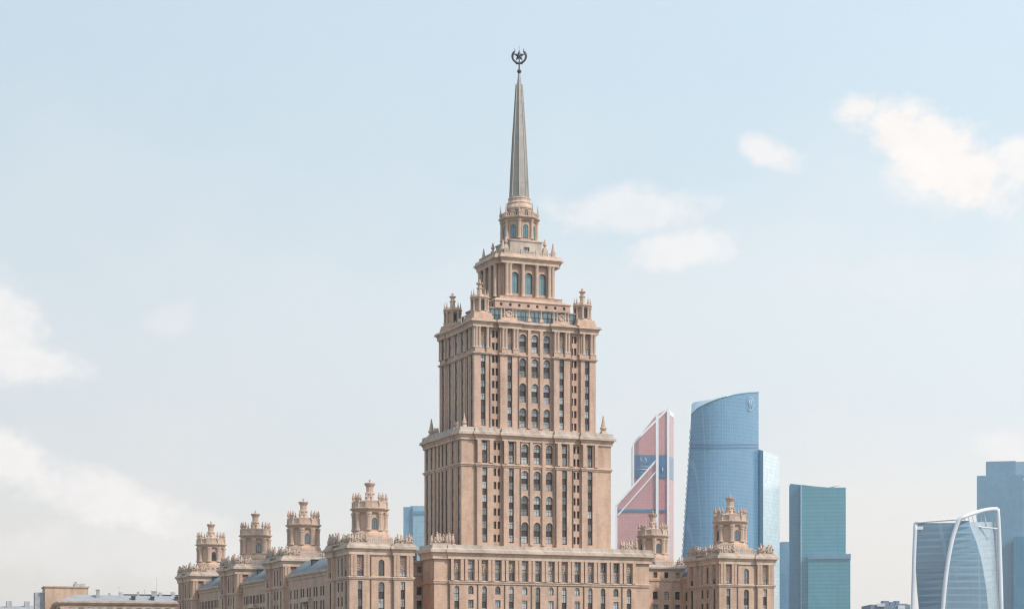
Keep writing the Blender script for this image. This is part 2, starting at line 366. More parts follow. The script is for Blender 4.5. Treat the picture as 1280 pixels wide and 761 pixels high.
class Block:
    """A stretch of building with stepped facades, real openings and a plan outline for its cornices."""
    def __init__(b, w, vf, vb, z0, z1, segs, uc=0.0, mat='wall_tile', reveal=.5):
        b.uc, b.w, b.vf, b.vb, b.z0, b.z1, b.mat, b.reveal = uc, w, vf, vb, z0, z1, mat, reveal
        b.rev = {'front': reveal, 'left': .16, 'right': .16, 'back': .3}
        c = {'front': ((uc, vf), 0.0, -w, w), 'right': ((uc + w, 0), math.pi / 2, vf, vb),
             'back': ((uc, vb), math.pi, -w, w), 'left': ((uc - w, 0), -math.pi / 2, -vb, -vf)}
        b.F = c; b.segs = {}; b.ops = {k: [] for k in c}
        for k in c: b.segs[k] = segs.get(k) or [(c[k][2], c[k][3], 0.0)]
    def pt(b, side, s, n):
        o, th, _, _ = b.F[side]
        return (o[0] + s * math.cos(th) + n * math.sin(th), o[1] + s * math.sin(th) - n * math.cos(th))
    def n_at(b, side, s):
        for s0, s1, n in b.segs[side]:
            if s0 <= s <= s1: return n
        return 0.0
    def outline(b):
        pts = []
        for side in ('front', 'right', 'back', 'left'):
            for s0, s1, n in b.segs[side]:
                for s in (s0, s1):
                    p = b.pt(side, s, n)
                    if not pts or (Vector(p) - Vector(pts[-1])).length > 1e-4: pts.append(p)
        if (Vector(pts[0]) - Vector(pts[-1])).length < 1e-4: pts.pop()
        return pts
    def opening(b, side, s, w, z0, z1, arch=False): b.ops[side].append((s, w, z0, z1, arch))
    def window(b, side, s, w, z0, z1, arch=False, glass='hotel_glass', depth=None):
        b.opening(side, s, w, z0, z1, arch)
        o, th, _, _ = b.F[side]; add_window(o, th, s, b.n_at(side, s) - b.rev[side] * .9, z0, z1, w, arch, glass)
        # a thin sill
        n = b.n_at(side, s)
    def strip(b, side, s, w, z0, z1, rows, h, arch_top=False):
        """tall opening lined with a brown panel that carries one window per floor; rows = window centre heights"""
        b.opening(side, s, w, z0, z1, arch_top)
        o, th, _, _ = b.F[side]; n = b.n_at(side, s) - b.rev[side] * .9
        mb = MB(); mb.box(-w / 2, w / 2, 0, .08, 0, z1 - z0)
        p = b.pt(side, s, n - .06); mb.build('spandrel', 'spandrel_brown', hotel, (p[0], p[1], z0), th)
        for i, c in enumerate(rows):
            top = i == len(rows) - 1
            add_window(o, th, s, n, c - h / 2, c + h / 2 if not (top and arch_top) else z1, w - .04, arch_top and top)
    def finish(b, name='wall'):
        mb = MB()
        for side, segs in b.segs.items():
            for i, (s0, s1, n) in enumerate(segs):
                ops = [o for o in b.ops[side] if s0 < o[0] <= s1]
                xs = sorted({s0, s1} | {o[0] - o[1] / 2 for o in ops} | {o[0] + o[1] / 2 for o in ops})
                zs = sorted({b.z0, b.z1} | {o[2] for o in ops} | {o[3] for o in ops})
                P = lambda s, z, nn: (*b.pt(side, s, nn), z)
                for x0, x1 in zip(xs, xs[1:]):
                    run = None                                  # merge cells upward
                    for z0, z1 in zip(zs, zs[1:]):
                        cx_, cz = (x0 + x1) / 2, (z0 + z1) / 2
                        hole = any(abs(cx_ - o[0]) < o[1] / 2 and o[2] < cz < o[3] for o in ops)
                        if not hole: run = (run[0] if run else z0, z1)
                        if (hole or z1 == zs[-1]) and run:
                            mb.add([P(x0, run[0], n), P(x1, run[0], n), P(x1, run[1], n), P(x0, run[1], n)], [(0, 1, 2, 3)]); run = None
                for s, w, z0, z1, arch in ops:
                    a, c, d = s - w / 2, s + w / 2, n - b.rev[side]
                    zt = z1 - w / 2 if arch else z1
                    mb.add([P(a, z0, n), P(a, z0, d), P(a, zt, d), P(a, zt, n)], [(0, 1, 2, 3)])
                    mb.add([P(c, z0, n), P(c, z0, d), P(c, zt, d), P(c, zt, n)], [(3, 2, 1, 0)])
                    mb.add([P(a, z0, n), P(c, z0, n), P(c, z0, d), P(a, z0, d)], [(0, 1, 2, 3)])
                    if not arch: mb.add([P(a, z1, n), P(c, z1, n), P(c, z1, d), P(a, z1, d)], [(3, 2, 1, 0)])
                    else:
                        m = 10; arc = [(s - w / 2 * math.cos(math.pi * k / m), zt + w / 2 * math.sin(math.pi * k / m)) for k in range(m + 1)]
                        for (xa, za), (xb, zb) in zip(arc, arc[1:]):
                            mb.add([P(xa, za, n), P(xb, zb, n), P(xb, z1, n), P(xa, z1, n)], [(0, 1, 2, 3)])
                            mb.add([P(xa, za, n), P(xb, zb, n), P(xb, zb, d), P(xa, za, d)], [(3, 2, 1, 0)])
                if i + 1 < len(segs) and abs(segs[i + 1][2] - n) > 1e-5:
                    n2 = segs[i + 1][2]
                    mb.add([P(s1, b.z0, n), P(s1, b.z0, n2), P(s1, b.z1, n2), P(s1, b.z1, n)], [(0, 1, 2, 3)])
        return mb.build(name, b.mat, hotel)
    def band(b, prof, name='cornice', mat='trim_stone', cap=True):
        mb = MB(); sweep(mb, b.outline(), prof, 0, cap); return mb.build(name, mat, hotel)
    def col(b, side, s, z0, z1, r=.45, out=.1):
        o, th, _, _ = b.F[side]; return column(o, th, s, b.n_at(side, s) + out, z0, z1, r)
    def slab(b, side, s0, s1, n0, n1, z0, z1, name='pilaster', mat='wall_tile'):
        o, th, _, _ = b.F[side]; s = (s0 + s1) / 2; p = b.pt(side, s, 0)
        mb = MB(); mb.box(s0 - s, s1 - s, -n1, -n0, 0, z1 - z0)
        return mb.build(name, mat, hotel, (p[0], p[1], z0), th)
    def pipe(b, side, s, z0, z1):
        n = b.n_at(side, s + .05); n = max(n, b.n_at(side, s - .05))
        return b.slab(side, s - .13, s + .13, n - .02, n + .24, z0, z1, 'downpipe', 'downpipe_brown')
    def relief(b, side, s, w, z0, z1, seed=0):
        """carved panel: a slab with a wreath and swags in low relief"""
        key = ('relief', round(w, 2), round(z1 - z0, 2))
        if key not in CM:
            h = z1 - z0; mb = MB(); mb.box(-w / 2, w / 2, 0, .12, 0, h)
            for k in range(10):
                a = 2 * math.pi * k / 10; mb.ellipsoid((w * .3 * math.cos(a), -.02, h * .68 + w * .3 * math.sin(a)), (.2, .14, .2), 0, 6, 4)
            mb.ellipsoid((0, 0, h * .68), (.22, .2, .28), 0, 6, 4)
            for k in range(5): mb.ellipsoid((w * .12 * (-1) ** k, 0, h * (.1 + .075 * k)), (w * .3, .12, h * .045), .4 * (-1) ** k, 6, 4)
            mb.box(-w / 2, w / 2, -.1, .1, h * .46, h * .49)
            CM[key] = mb.mesh('relief_panel', ['relief_stone'])
        o, th, _, _ = b.F[side]; p = b.pt(side, s, b.n_at(side, s) - b.rev[side] * .75)
        return link('relief_panel', CM[key], hotel, (p[0], p[1], z0), th)

# ---- carved groups on the parapets (three shapes, shared by all)
def sculpture_mesh(seed):
    """a carved trophy: figures, sheaves and banners crowded on a low plinth"""
    rnd = random.Random(seed); mb = MB(); mb.box(-2.0, 2.0, -.55, .55, 0, .35)
    for k in range(7):
        x = -1.7 + k * .56 + rnd.uniform(-.1, .1); y = rnd.uniform(-.25, .25); h = 1.55 + rnd.uniform(-.25, .55) + (.25 if k in (2, 6) else 0)
        lean = rnd.uniform(-.18, .18)
        mb.tube([(x, y, .3), (x + lean * .4, y, h * .4), (x + lean * .7, y, h * .72), (x + lean, y, h)], [.27, .38, .3, .2], 6)
        mb.ellipsoid((x + lean * 1.05, y, h + .14), (.21, .21, .24), lean, 6, 4)
    for k in range(26):
        mb.ellipsoid((rnd.uniform(-1.85, 1.85), rnd.uniform(-.52, -.15), rnd.uniform(.35, 1.35)), (rnd.uniform(.1, .24), .17, rnd.uniform(.1, .32)), rnd.uniform(-1, 1), 6, 4)
    for k in range(1):
        x = rnd.uniform(-1.7, 1.7); mb.tube([(x, 0, 1.0), (x + rnd.uniform(-.3, .3), 0, rnd.uniform(2.2, 2.6))], [.09, .03], 5)
    return mb.mesh('sculpture', ['sculpture_stone'])
SCULPT = [sculpture_mesh(s) for s in (3, 8, 21)]
def sculpture(u, v, z, rz=0, k=None, scale=1.0):
    o = link('sculpture', SCULPT[(k if k is not None else random.randrange(3))], hotel, (u, v, z), rz)
    o.scale = (scale, scale, scale * random.uniform(.9, 1.12)); return o
def obelisk_mesh():
    mb = MB(); mb.box(-.85, .85, -.85, .85, 0, .7); mb.box(-.65, .65, -.65, .65, .7, 1.0)
    mb.lathe([(.55, 1.0), (1.0, 1.6), (1.02, 1.9), (.72, 2.2), (.2, 5.0), (.26, 5.15), (.05, 5.6)], n=8)
    return mb.mesh('obelisk', ['trim_stone'])
OB = obelisk_mesh()
def obelisk(u, v, z, sc_=1.0):
    o = link('obelisk', OB, hotel, (u, v, z)); o.scale = (sc_,) * 3; return o
def vase_mesh():
    mb = MB(); mb.box(-.42, .42, -.42, .42, 0, .5)
    mb.lathe([(.22, .5), (.2, .75), (.46, 1.05), (.5, 1.25), (.28, 1.5), (.34, 1.62), (.3, 1.8), (.12, 2.0), (.2, 2.15), (.03, 2.4)], n=8)
    return mb.mesh('vase', ['trim_stone'])
VA = vase_mesh()
def pinnacle_mesh():
    mb = MB(); mb.lathe([(.34, 0), (.34, .5), (.42, .55), (.42, .75), (.26, .85), (.05, 2.5)], n=6, rot=0)
    return mb.mesh('pinnacle', ['trim_stone'])
PI_ = pinnacle_mesh()

# ---- tower, upper shaft
def mirror(lst): return [(-b, -a, n) for a, b, n in reversed(lst)]
half = [(5.5, 11.2, .12), (11.2, 14.4, -.9), (14.4, 19.2, 0)]
sidesegs = lambda a, b: [(a, a + 4.6, 0), (a + 4.6, b - 4.6, -.45), (b - 4.6, b, 0)]
T3 = Block(19.2, -12.3, 15.5, 83.0, 113.6, {'front': mirror(half) + [(-5.5, 5.5, -.75)] + half, 'left': sidesegs(-15.5, 12.3), 'right': sidesegs(-12.3, 15.5)}, 0, 'upper_tile', .6)
rows3 = [86.15 + 3.66 * k for k in range(6)]
for sg in (-1, 1):
    for s in (16.45, 8.2):
        T3.strip('front', sg * s, 1.5, 85.05, 105.45, rows3, 2.0)
        T3.opening('front', sg * s, 1.7, 107.2, 113.3)
        o, th, _, _ = T3.F['front']; add_window(o, th, sg * s, T3.n_at('front', sg * s) - .45, 107.2, 108.9, 1.68)
        T3.relief('front', sg * s, 1.7, 108.9, 113.3)
        for d in (-2.2, -1.25, 1.25, 2.2): T3.col('front', sg * s + d, 107.3, 113.3, .42, .16)
        T3.slab('front', sg * s - 2.7, sg * s - .85, T3.n_at('front', sg * s), T3.n_at('front', sg * s) + .55, 105.9, 107.3, 'pedestal')
        T3.slab('front', sg * s + .85, sg * s + 2.7, T3.n_at('front', sg * s), T3.n_at('front', sg * s) + .55, 105.9, 107.3, 'pedestal')
    for s in (11.85, 13.0):
        for c in rows3 + [108.1, 111.6]: T3.window('front', sg * s, .85, c - 1.05, c + 1.05)
    for s in (1.9, 5.65): T3.slab('front', sg * s - .5, sg * s + .5, -.76, -.1, 84.9, 113.6)
def arch_group(b, s, w, z0, z1):
    b.opening('front', s, w, z0, z1, True); n = b.n_at('front', s) - b.reveal * .9; o, th, _, _ = b.F['front']
    h = z1 - z0; p = b.pt('front', s, n - .06)
    mb = MB(); mb.box(-w / 2, w / 2, 0, .08, 0, h - w * .5); mb.build('spandrel', 'spandrel_brown', hotel, (p[0], p[1], z0), th)
    add_window(o, th, s, n, z0 + .05, z0 + h * .36, w - .04); add_window(o, th, s, n, z0 + h * .60, z1, w - .04, True)
    # projecting archivolt
    n0 = b.n_at('front', s); mb = MB(); r0, r1, m = w / 2 + .12, w / 2 + .5, 12; zc = z1 - w / 2
    vs, fs = [], []
    for k in range(m + 1):
        c, s_ = math.cos(math.pi * k / m), math.sin(math.pi * k / m)
        vs += [(r0 * c, 0, r0 * s_), (r0 * c, -.16, r0 * s_), (r1 * c, -.16, r1 * s_), (r1 * c, 0, r1 * s_)]
    for k in range(m):
        a = 4 * k; fs += [(a, a + 1, a + 5, a + 4), (a + 1, a + 2, a + 6, a + 5), (a + 2, a + 3, a + 7, a + 6)]
    mb.add(vs, [f[::-1] for f in fs]); q = b.pt('front', s, n0); mb.build('archivolt', 'trim_stone', hotel, (q[0], q[1], zc), th)
for s in (-3.8, 0, 3.8):
    for z0, z1 in ((85.2, 90.7), (92.4, 97.9), (99.7, 105.1), (106.9, 112.1)): arch_group(T3, s, 2.1, z0, z1)
for s in (-12.9, -8.4, -3.4, 1.6, 6.0, 10.2):
    T3.strip('left', s, 1.4, 85.05, 105.4, rows3, 2.0)
    T3.opening('left', s, 1.5, 107.3, 113.2)
    o, th, _, _ = T3.F['left']; n = T3.n_at('left', s)
    for c in (108.3, 111.9): add_window(o, th, s, n - .12, c - 1.0, c + 1.3, 1.48)
    T3.slab('left', s - .75, s + .75, n - .25, n - .15, 107.3, 113.2, 'spandrel', 'spandrel_brown')
for s in (-14.9, -10.6, -6.0, -.9, 3.9, 8.2, 11.7):
    n = T3.n_at('left', s); T3.slab('left', s - .5, s + .5, n - .02, n + .16, 84.9, 105.3); T3.col('left', s - .55, 107.3, 113.3, .36, .02); T3.col('left', s + .55, 107.3, 113.3, .36, .02)
T3.finish('wall')
T3.band([(0, 105.45), (.3, 105.45), (.3, 105.7), (.55, 105.75), (.55, 106.05), (0, 106.1)], 'string_course', cap=False)
T3.band([(.05, 113.3), (.66, 113.3), (.66, 114.1), (.78, 114.15), (.78, 114.4), (1.0, 114.65), (1.0, 114.75), (1.38, 114.75), (1.38, 115.15), (1.15, 115.2), (1.15, 115.45), (.2, 115.7), (-1.2, 115.9)])
for s in (-14.4, -5.5, 5.5, 11.2): T3.pipe('front', s, 84.6, 113.5)

# ---- tower, lower shaft
half = [(5.6, 11.0, .62), (11.0, 14.0, -.3), (14.0, 19.2, .55), (19.2, 23.6, 0)]
sidesegs = lambda a, b: [(a, a + 4.5, 0), (a + 4.5, a + 9.5, .3), (a + 9.5, b - 9.5, .05), (b - 9.5, b - 4.5, .3), (b - 4.5, b, 0)]
T2 = Block(23.6, -13.4, 16.9, 0.0, 81.0, {'front': mirror(half) + [(-5.6, 5.6, -.2)] + half, 'left': sidesegs(-16.9, 13.4), 'right': sidesegs(-13.4, 16.9)}, 0, 'wall_tile', .6)
rows2 = [52.8 + 3.78 * k for k in range(6)]
for sg in (-1, 1):
    for s in (16.6, 8.4):
        T2.strip('front', sg * s, 1.55, 51.5, 72.9, rows2, 2.1)
        T2.strip('front', sg * s, 1.7, 74.2, 80.5, [75.6, 79.0], 2.3)
        n = T2.n_at('front', sg * s)
        for d in (-1.9, 1.9): T2.slab('front', sg * s + d - .55, sg * s + d + .55, n - .01, n + .55, 74.2, 80.7)
    for s in (11.9, 13.15):
        for c in rows2 + [75.5, 79.2]: T2.window('front', sg * s, .85, c - 1.05, c + 1.05)
    for s in (1.94, 5.75): T2.slab('front', sg * s - .5, sg * s + .5, -.21, .42, 51.0, 81.0)
for s in (-3.88, 0, 3.88):
    for z0, z1 in ((51.6, 57.6), (59.5, 65.2), (66.9, 72.4), (74.5, 80.1)): arch_group(T2, s, 2.2, z0, z1)
for s in (-14.6, -10.0, -4.4, -1.4, 1.6, 7.2, 11.2):
    T2.strip('left', s, 1.4, 51.0, 72.9, rows2, 2.1); T2.strip('left', s, 1.4, 74.3, 80.5, [75.6, 79.0], 2.2)
for s in (-12.4, -7.6, -2.9, .1, 5.4, 9.2):
    n = T2.n_at('left', s); T2.slab('left', s - .5, s + .5, n - .02, n + .16, 50.5, 80.8)
T2.finish('wall')
T2.band([(0, 73.2), (.25, 73.2), (.25, 73.6), (.5, 73.65), (.5, 73.95), (0, 74.1)], 'string_course', cap=False)
T2.band([(.05, 80.7), (.4, 80.7), (.4, 81.5), (.6, 81.55), (.6, 81.8), (.85, 82.1), (.85, 82.2), (1.22, 82.2), (1.22, 82.7)])
T2.band([(1.05, 82.71), (1.05, 83.0), (.6, 83.25), (.5, 84.3), (-3.0, 84.5)], 'parapet', 'pale_stone')
for s in (-19.2, -11.0, -5.6, 5.6, 11.0): T2.pipe('front', s, 50.5, 81)
for u in (-22.0, 22.0):
    for v in (-11.6, 15.2): obelisk(u, v, 84.4, .72 if u < 0 and v < 0 else 1.0)
for v in (-6.5, 9.5): sculpture(-22.6, v, 84.7, -math.pi / 2, None, .8)

# ---- podium in front of the tower
PO = Block(33.7, -18.2, -9.0, 0.0, 46.5, {'front': [(-33.7, -29.2, 0), (-29.2, 29.2, .35), (29.2, 33.7, 0)]})
pc = [-27.0, -22.75, -18.6, -14.5, -10.3, -6.2, -2.05, 2.05, 6.2, 10.3, 14.5, 18.6, 22.75, 27.0]
for i, s in enumerate(pc):
    tall = i in (0, 2, 4, 6, 8, 10, 11, 13)
    medal = i in (0, 2, 4, 8, 10, 13)
    PO.opening('front', s, 1.75, 40.3, 45.9); o, th, _, _ = PO.F['front']
    add_window(o, th, s, -.1, 40.35, 42.65, 1.7)
    PO.slab('front', s - .87, s + .87, -.22, -.14, 40.3, 45.9, 'spandrel', 'sculpture_stone')
    if medal:
        mb = MB(); mb.tube([(.55 * math.cos(t), 0, .72 * math.sin(t)) for t in [2 * math.pi * k / 14 for k in range(15)]], .17, 6); mb.ellipsoid((0, 0, 0), (.34, .22, .46), 0, 8, 5)
        for k in range(6): mb.ellipsoid((.3 * (-1) ** k, 0, -.9 - .12 * k), (.3, .15, .14), .5 * (-1) ** k, 6, 4)
        p = PO.pt('front', s, -.02); mb.build('medallion', 'pale_stone', hotel, (p[0], p[1], 44.8), th)
    else: add_window(o, th, s, -.1, 43.5, 45.85, 1.7)
    for z_top in (38.8,):
        if tall: PO.strip('front', s, 1.5, 18.6, z_top, [19.8 + 3.92 * k for k in range(5)] + [37.7], 2.2, True)
        else:
            for k in range(5): PO.window('front', s, 1.65, z_top - 2.35 - 3.95 * k, z_top - 3.95 * k, k == 0)
    for d in (-1.0, 1.0):
        PO.slab('front', s + d * 1.45 - .5, s + d * 1.5 + .42, .34, .95, 40.2, 46.3, 'pilaster', 'wall_tile')
PO.finish('wall')
PO.band([(0, 39.3), (.3, 39.3), (.3, 39.8), (.5, 39.85), (.5, 40.05), (0, 40.15)], 'string_course', cap=False)
PO.band([(.05, 46.2), (.66, 46.2), (.66, 47.2), (.8, 47.25), (.8, 47.5), (1.1, 47.9), (1.1, 48.0), (1.5, 48.0), (1.5, 48.6)])
PO.band([(1.3, 48.61), (1.3, 48.9), (.8, 49.2), (.7, 50.2), (-2.6, 50.4)], 'parapet', 'pale_stone')
for s in (-29.2, -20.65, -12.4, -4.1, 4.1, 12.4, 24.7): PO.slab('front', s - .11, s + .11, .34, .62, 10, 46.3, 'downpipe', 'downpipe_brown')
sculpture(-30.4, -14.6, 50.3, -.3, 0, 1.5); sculpture(-27.6, -11.4, 50.3, -1.0, 1, 1.5); sculpture(30.2, -12.0, 50.3, 0, 2, 1.4)

# ---- links between podium and the side wings
for sg in (-1, 1):
    L = Block(9.5, -7.0, 12.0, 0, 45.2, {}, sg * 41.5)
    for k in range(5):
        s = -7.5 + 3.75 * k
        L.window('front', s, 1.3, 42.9, 44.6)
        for j in range(5): L.window('front', s, 1.6, 36.4 - 3.9 * j, 38.75 - 3.9 * j)
    L.finish(); L.band([(0, 41.6), (.3, 41.9), (.45, 42.5), (0, 42.6)], 'string_course', cap=False)
    L.band([(0, 45.0), (.4, 45.3), (.4, 45.5), (.7, 45.6), (.7, 46.1), (-1, 46.3)], 'parapet', 'pale_stone')
    if sg > 0: continue
    mb = MB()
    for k in range(10): mb.box(sg * 41.5 - 9 + k * 1.9, sg * 41.5 - 8.85 + k * 1.9, -6.4, -6.3, 46.2, 48.6)
    mb.box(sg * 41.5 - 9, sg * 41.5 + 9, -6.4, -6.32, 48.6, 48.7)
    mb.box(sg * 41.5 - 8, sg * 41.5 + 8, -3.5, 6, 46.2, 49.2)
    mb.build('roof', 'roof_dark', hotel)

# ---- turrets over the corner pavilions: one of them built, the rest copied
def make_turret():
    t = MB()
    t.box(-4.9, 4.9, -4.9, 4.9, -.6, 1.55)                                # plinth
    t.lathe([(5.35, 1.55), (5.35, 2.0), (5.2, 2.6), (4.8, 3.1), (4.75, 3.3), (4.2, 3.31), (4.2, 8.6)], n=8, cap=False)
    t.lathe([(4.75, 8.3), (4.85, 8.7), (5.1, 9.0), (5.45, 9.2), (5.5, 9.5), (4.95, 9.7), (4.85, 11.0), (4.95, 11.2), (4.5, 11.3), (1.7, 11.9), (1.5, 11.95)], n=8, mat=1)
    for k in range(4):                                                  # plinth lights
        for d in (-2.6, -1.0, .6):
            a = k * math.pi / 2
            t.add([(d * math.cos(a) + 4.905 * math.sin(a), d * math.sin(a) - 4.905 * math.cos(a), .5), ((d + .9) * math.cos(a) + 4.905 * math.sin(a), (d + .9) * math.sin(a) - 4.905 * math.cos(a), .5),
                   ((d + .9) * math.cos(a) + 4.905 * math.sin(a), (d + .9) * math.sin(a) - 4.905 * math.cos(a), 1.3), (d * math.cos(a) + 4.905 * math.sin(a), d * math.sin(a) - 4.905 * math.cos(a), 1.3)], [(0, 1, 2, 3)], 2)
    o = t.build('turret', ['wall_tile', 'trim_stone', 'hotel_glass'], hotel)
    cm = MB(); cm.lathe([(.86, 0), (.86, .4), (.72, .55), (.68, 3.7), (.8, 3.8), (.74, 4.1), (.92, 4.6), (.92, 5.0)], n=8)
    cm.box(-.75, .62, -.85, .85, 6.35, 7.85); cme = cm.mesh('column', ['trim_stone'])
    for k in range(8):
        a = R(22.5 + 45 * k); link('column', cme, o, (4.3 * math.cos(a), 4.3 * math.sin(a), 3.3), a)
        for d in (-8.0, 8.0):
            va = link('vase', VA, o, (4.55 * math.cos(a + R(d)), 4.55 * math.sin(a + R(d)), 10.9), a); va.scale = (.88, .88, 1.2)
    u = MB(); u.lathe([(1.5, 11.9), (1.25, 12.4), (1.1, 13.3), (1.35, 13.5), (1.35, 13.8), (.98, 14.0), (1.02, 15.4), (1.5, 16.2), (1.55, 16.5), (.5, 16.55), (.25, 16.7), (.2, 17.1), (.36, 17.3), (.05, 17.65)], n=12, rot=0)
    u.build('urn', 'trim_stone', o)
    window_glass('turret_glass', (.015, .025, .035), (.10, .16, .21)); wm = window_mb(1.55, 3.0, True).mesh('window', ['frame_grey', 'turret_glass'])
    for k in range(4):
        a = k * math.pi / 2; link('window', wm, o, (3.93 * math.sin(a), -3.93 * math.cos(a), 3.75), a)
    fr = MB()
    r0, r1 = .8, 1.1; pts = [(-.95, 0, 0), (-.95, 0, 2.2)] + [(-.95 * math.cos(math.pi * k / 8), 0, 2.25 + .95 * math.sin(math.pi * k / 8)) for k in range(9)] + [(.95, 0, 2.2), (.95, 0, 0)]
    fr.tube(pts, .16, 4, 0, False); fme = fr.mesh('archivolt', ['trim_stone'])
    for k in range(4):
        a = k * math.pi / 2; link('archivolt', fme, o, (3.93 * math.sin(a), -3.93 * math.cos(a), 3.75), a)
    return o
turret = make_turret()
PAV = [(-54.5, -23.4), (-54.6, 38.6), (-56.4, 86.0), (-58.9, 134.0), (58.2, -23.0), (63.2, 37.4)]
for i, (u, v) in enumerate(PAV):
    fr = [(-9.1, -3.1, 0), (-3.1, 3.4, -.55), (3.4, 9.1, 0)]
    lf = [(-v - 9.9, -v - 4.2, 0), (-v - 4.2, -v + 4.2, -.6), (-v + 4.2, -v + 9.9, 0)]
    P = Block(9.1, v - 9.9, v + 9.9, 0, 46.2, {'front': fr, 'left': lf, 'right': [(v - 9.9, v - 4.2, 0), (v - 4.2, v + 4.2, -.6), (v + 4.2, v + 9.9, 0)]}, u)
    for s in (-6.1, 6.1):
        P.opening('front', s, 1.7, 40.1, 45.7); o, th, _, _ = P.F['front']
        add_window(o, th, s, -.45, 40.15, 41.6, 1.68); P.relief('front', s, 1.7, 41.6, 45.7)
        P.strip('front', s, 1.3, 15, 38.75, [16.6 + 4.1 * k for k in range(5)] + [37.6], 2.3)
        for d in (-1.0, 1.0):
            for dd in (1.4, 2.3): P.slab('front', s + d * dd - .38, s + d * dd + .38, -.01, .3, 40.1, 45.9, 'pilaster')
    P.window('front', .15, 1.7, 40.2, 44.6, True); P.strip('front', .15, 1.7, 15, 38.6, [16.6 + 4.05 * k for k in range(5)] + [37.2], 2.7, True)
    for s in (-6.9, 6.9):
        s += -v
        P.opening('left', s, 1.7, 40.1, 45.7); o, th, _, _ = P.F['left']; add_window(o, th, s, -.13, 40.15, 41.6, 1.68); P.relief('left', s, 1.7, 41.6, 45.7)
        P.strip('left', s, 1.2, 20, 38.7, [21.6 + 4.0 * k for k in range(4)] + [37.6], 2.3)
        for d in (-1.7, 1.7): P.slab('left', s + d - .5, s + d + .5, -.01, .22, 40.1, 45.9, 'pilaster')
    for s in (-1.6, 1.6):
        P.window('left', s - v, 1.2, 40.4, 45.2)
        for k in range(4): P.window('left', s - v, 1.2, 36.2 - 4 * k, 38.7 - 4 * k)
    P.finish(); P.band([(0, 39.3), (.25, 39.3), (.25, 39.6), (.42, 39.65), (.42, 39.9), (0, 40.05)], 'string_course', cap=False)
    P.band([(.05, 45.8), (.35, 45.8), (.35, 46.7), (.5, 46.75), (.5, 47.0), (.75, 47.35), (.75, 47.45), (1.08, 47.45), (1.08, 47.95)])
    P.band([(.92, 47.96), (.92, 48.2), (.5, 48.4), (.45, 48.85), (-1.5, 48.95)], 'parapet', 'pale_stone')
    t = turret if i == 0 else copy_tree(turret, hotel)
    t.location = (u, v, 49.5)
    b0 = MB(); b0.box(u - 5.6, u + 5.6, v - 5.6, v + 5.6, 49.0, 49.5); b0.build('turret_base', 'pale_stone', hotel)
    # carved groups along the parapet, and the low railing between them
    for su, sv, rz in ((-6.5, -9.5, 0), (6.5, -9.5, 0), (-8.8, -5.8, -math.pi / 2), (-8.8, 7.0, -math.pi / 2), (-8.8, 1.6, -math.pi / 2), (8.7, -6.4, math.pi / 2)):
        sculpture(u + su, v + sv, 48.7, rz + random.uniform(-.05, .05), None, 1.32)
    mb = MB()
    for k in range(12): mb.box(u - 3.6 + k * .62, u - 3.4 + k * .62, v - 9.4, v - 9.2, 49.0, 50.0)
    mb.box(u - 3.9, u + 3.6, v - 9.45, v - 9.15, 50.0, 50.2)
    for k in range(12): mb.box(u - 8.7, u - 8.5, v - 3.6 + k * .62, v - 3.4 + k * .62, 49.0, 50.0)
    mb.box(u - 8.75, u - 8.45, v - 3.9, v + 3.6, 50.0, 50.2)
    mb.build('balustrade', 'pale_stone', hotel)['kind'] = 'stuff'
    for s in (-3.1, 3.4): P.pipe('front', s, 12, 46)
# ---- wings between the pavilions
def wing(u0, u1, v0, v1, balcony=True):
    W = Block((u1 - u0) / 2, v0, v1, 0, 41.4, {}, (u0 + u1) / 2)
    n = 12; L = v1 - v0; vm = (v0 + v1) / 2
    for k in range(n):
        s = -(v0 + 2.0 + (L - 4.0) * (k + .5 + (.12 if k % 2 else -.12)) / n)
        for j in range(4): W.window('left', s, 1.25, 35.9 - 4.0 * j, 38.6 - 4.0 * j)
    W.finish()
    W.band([(0, 41.2), (.25, 41.5), (.4, 42.1), (.8, 42.4), (.9, 42.8)], 'cornice')
    W.band([(.8, 42.81), (.8, 43.1), (-.2, 43.2)], 'parapet', 'pale_stone')
    um = (u0 + u1) / 2
    r = MB(); a, b_ = v0 - .4, v1 + .4
    r.add([(u0 - .3, a, 43.2), (u0 + 5.2, a, 47.4), (u1 - 5.2, a, 47.4), (u1 + .3, a, 43.2), (u0 - .3, b_, 43.2), (u0 + 5.2, b_, 47.4), (u1 - 5.2, b_, 47.4), (u1 + .3, b_, 43.2)],
          [(0, 1, 5, 4), (1, 2, 6, 5), (2, 3, 7, 6), (0, 3, 2, 1), (4, 5, 6, 7)])
    r.build('roof', 'roof_blue_grey', hotel)
    rb = MB()
    for k in range(int(L / 1.2)):
        vv = v0 + k * 1.2; rb.tube([(u0 - .2, vv, 43.3), (u0 + 5.2, vv, 47.44)], .05, 4)
    so = rb.build('roof_seam', 'roof_blue_grey', hotel)
    d = MB(); d.box(u0 + 2.6, u0 + 4.4, vm + 5, vm + 6.4, 44.4, 46.9); d.box(u0 + 2.4, u0 + 4.6, vm + 4.8, vm + 6.6, 46.9, 47.1); d.build('dormer', 'roof_dark', hotel)
    if balcony:
        b = MB(); b.box(u0 - 1.3, u0, vm - 3.4, vm + 3.4, 34.6, 35.0); b.box(u0 - 1.25, u0 - 1.1, vm - 3.3, vm + 3.3, 35.0, 35.9)
        for k in (-1, 1): b.box(u0 - 1.1, u0, vm + k * 2.9 - .3, vm + k * 2.9 + .3, 33.5, 34.6); b.box(u0 - .7, u0, vm + k * 2.9 - .4, vm + k * 2.9 + .4, 24, 33.5)
        b.build('balcony', 'trim_stone', hotel)
wing(-62.4, -46.5, -13.6, 28.8); wing(-63.4, -48.0, 48.4, 76.2); wing(-65.6, -50.0, 95.8, 124.2)
wing(50.4, 66.0, -13.2, 27.6, False)

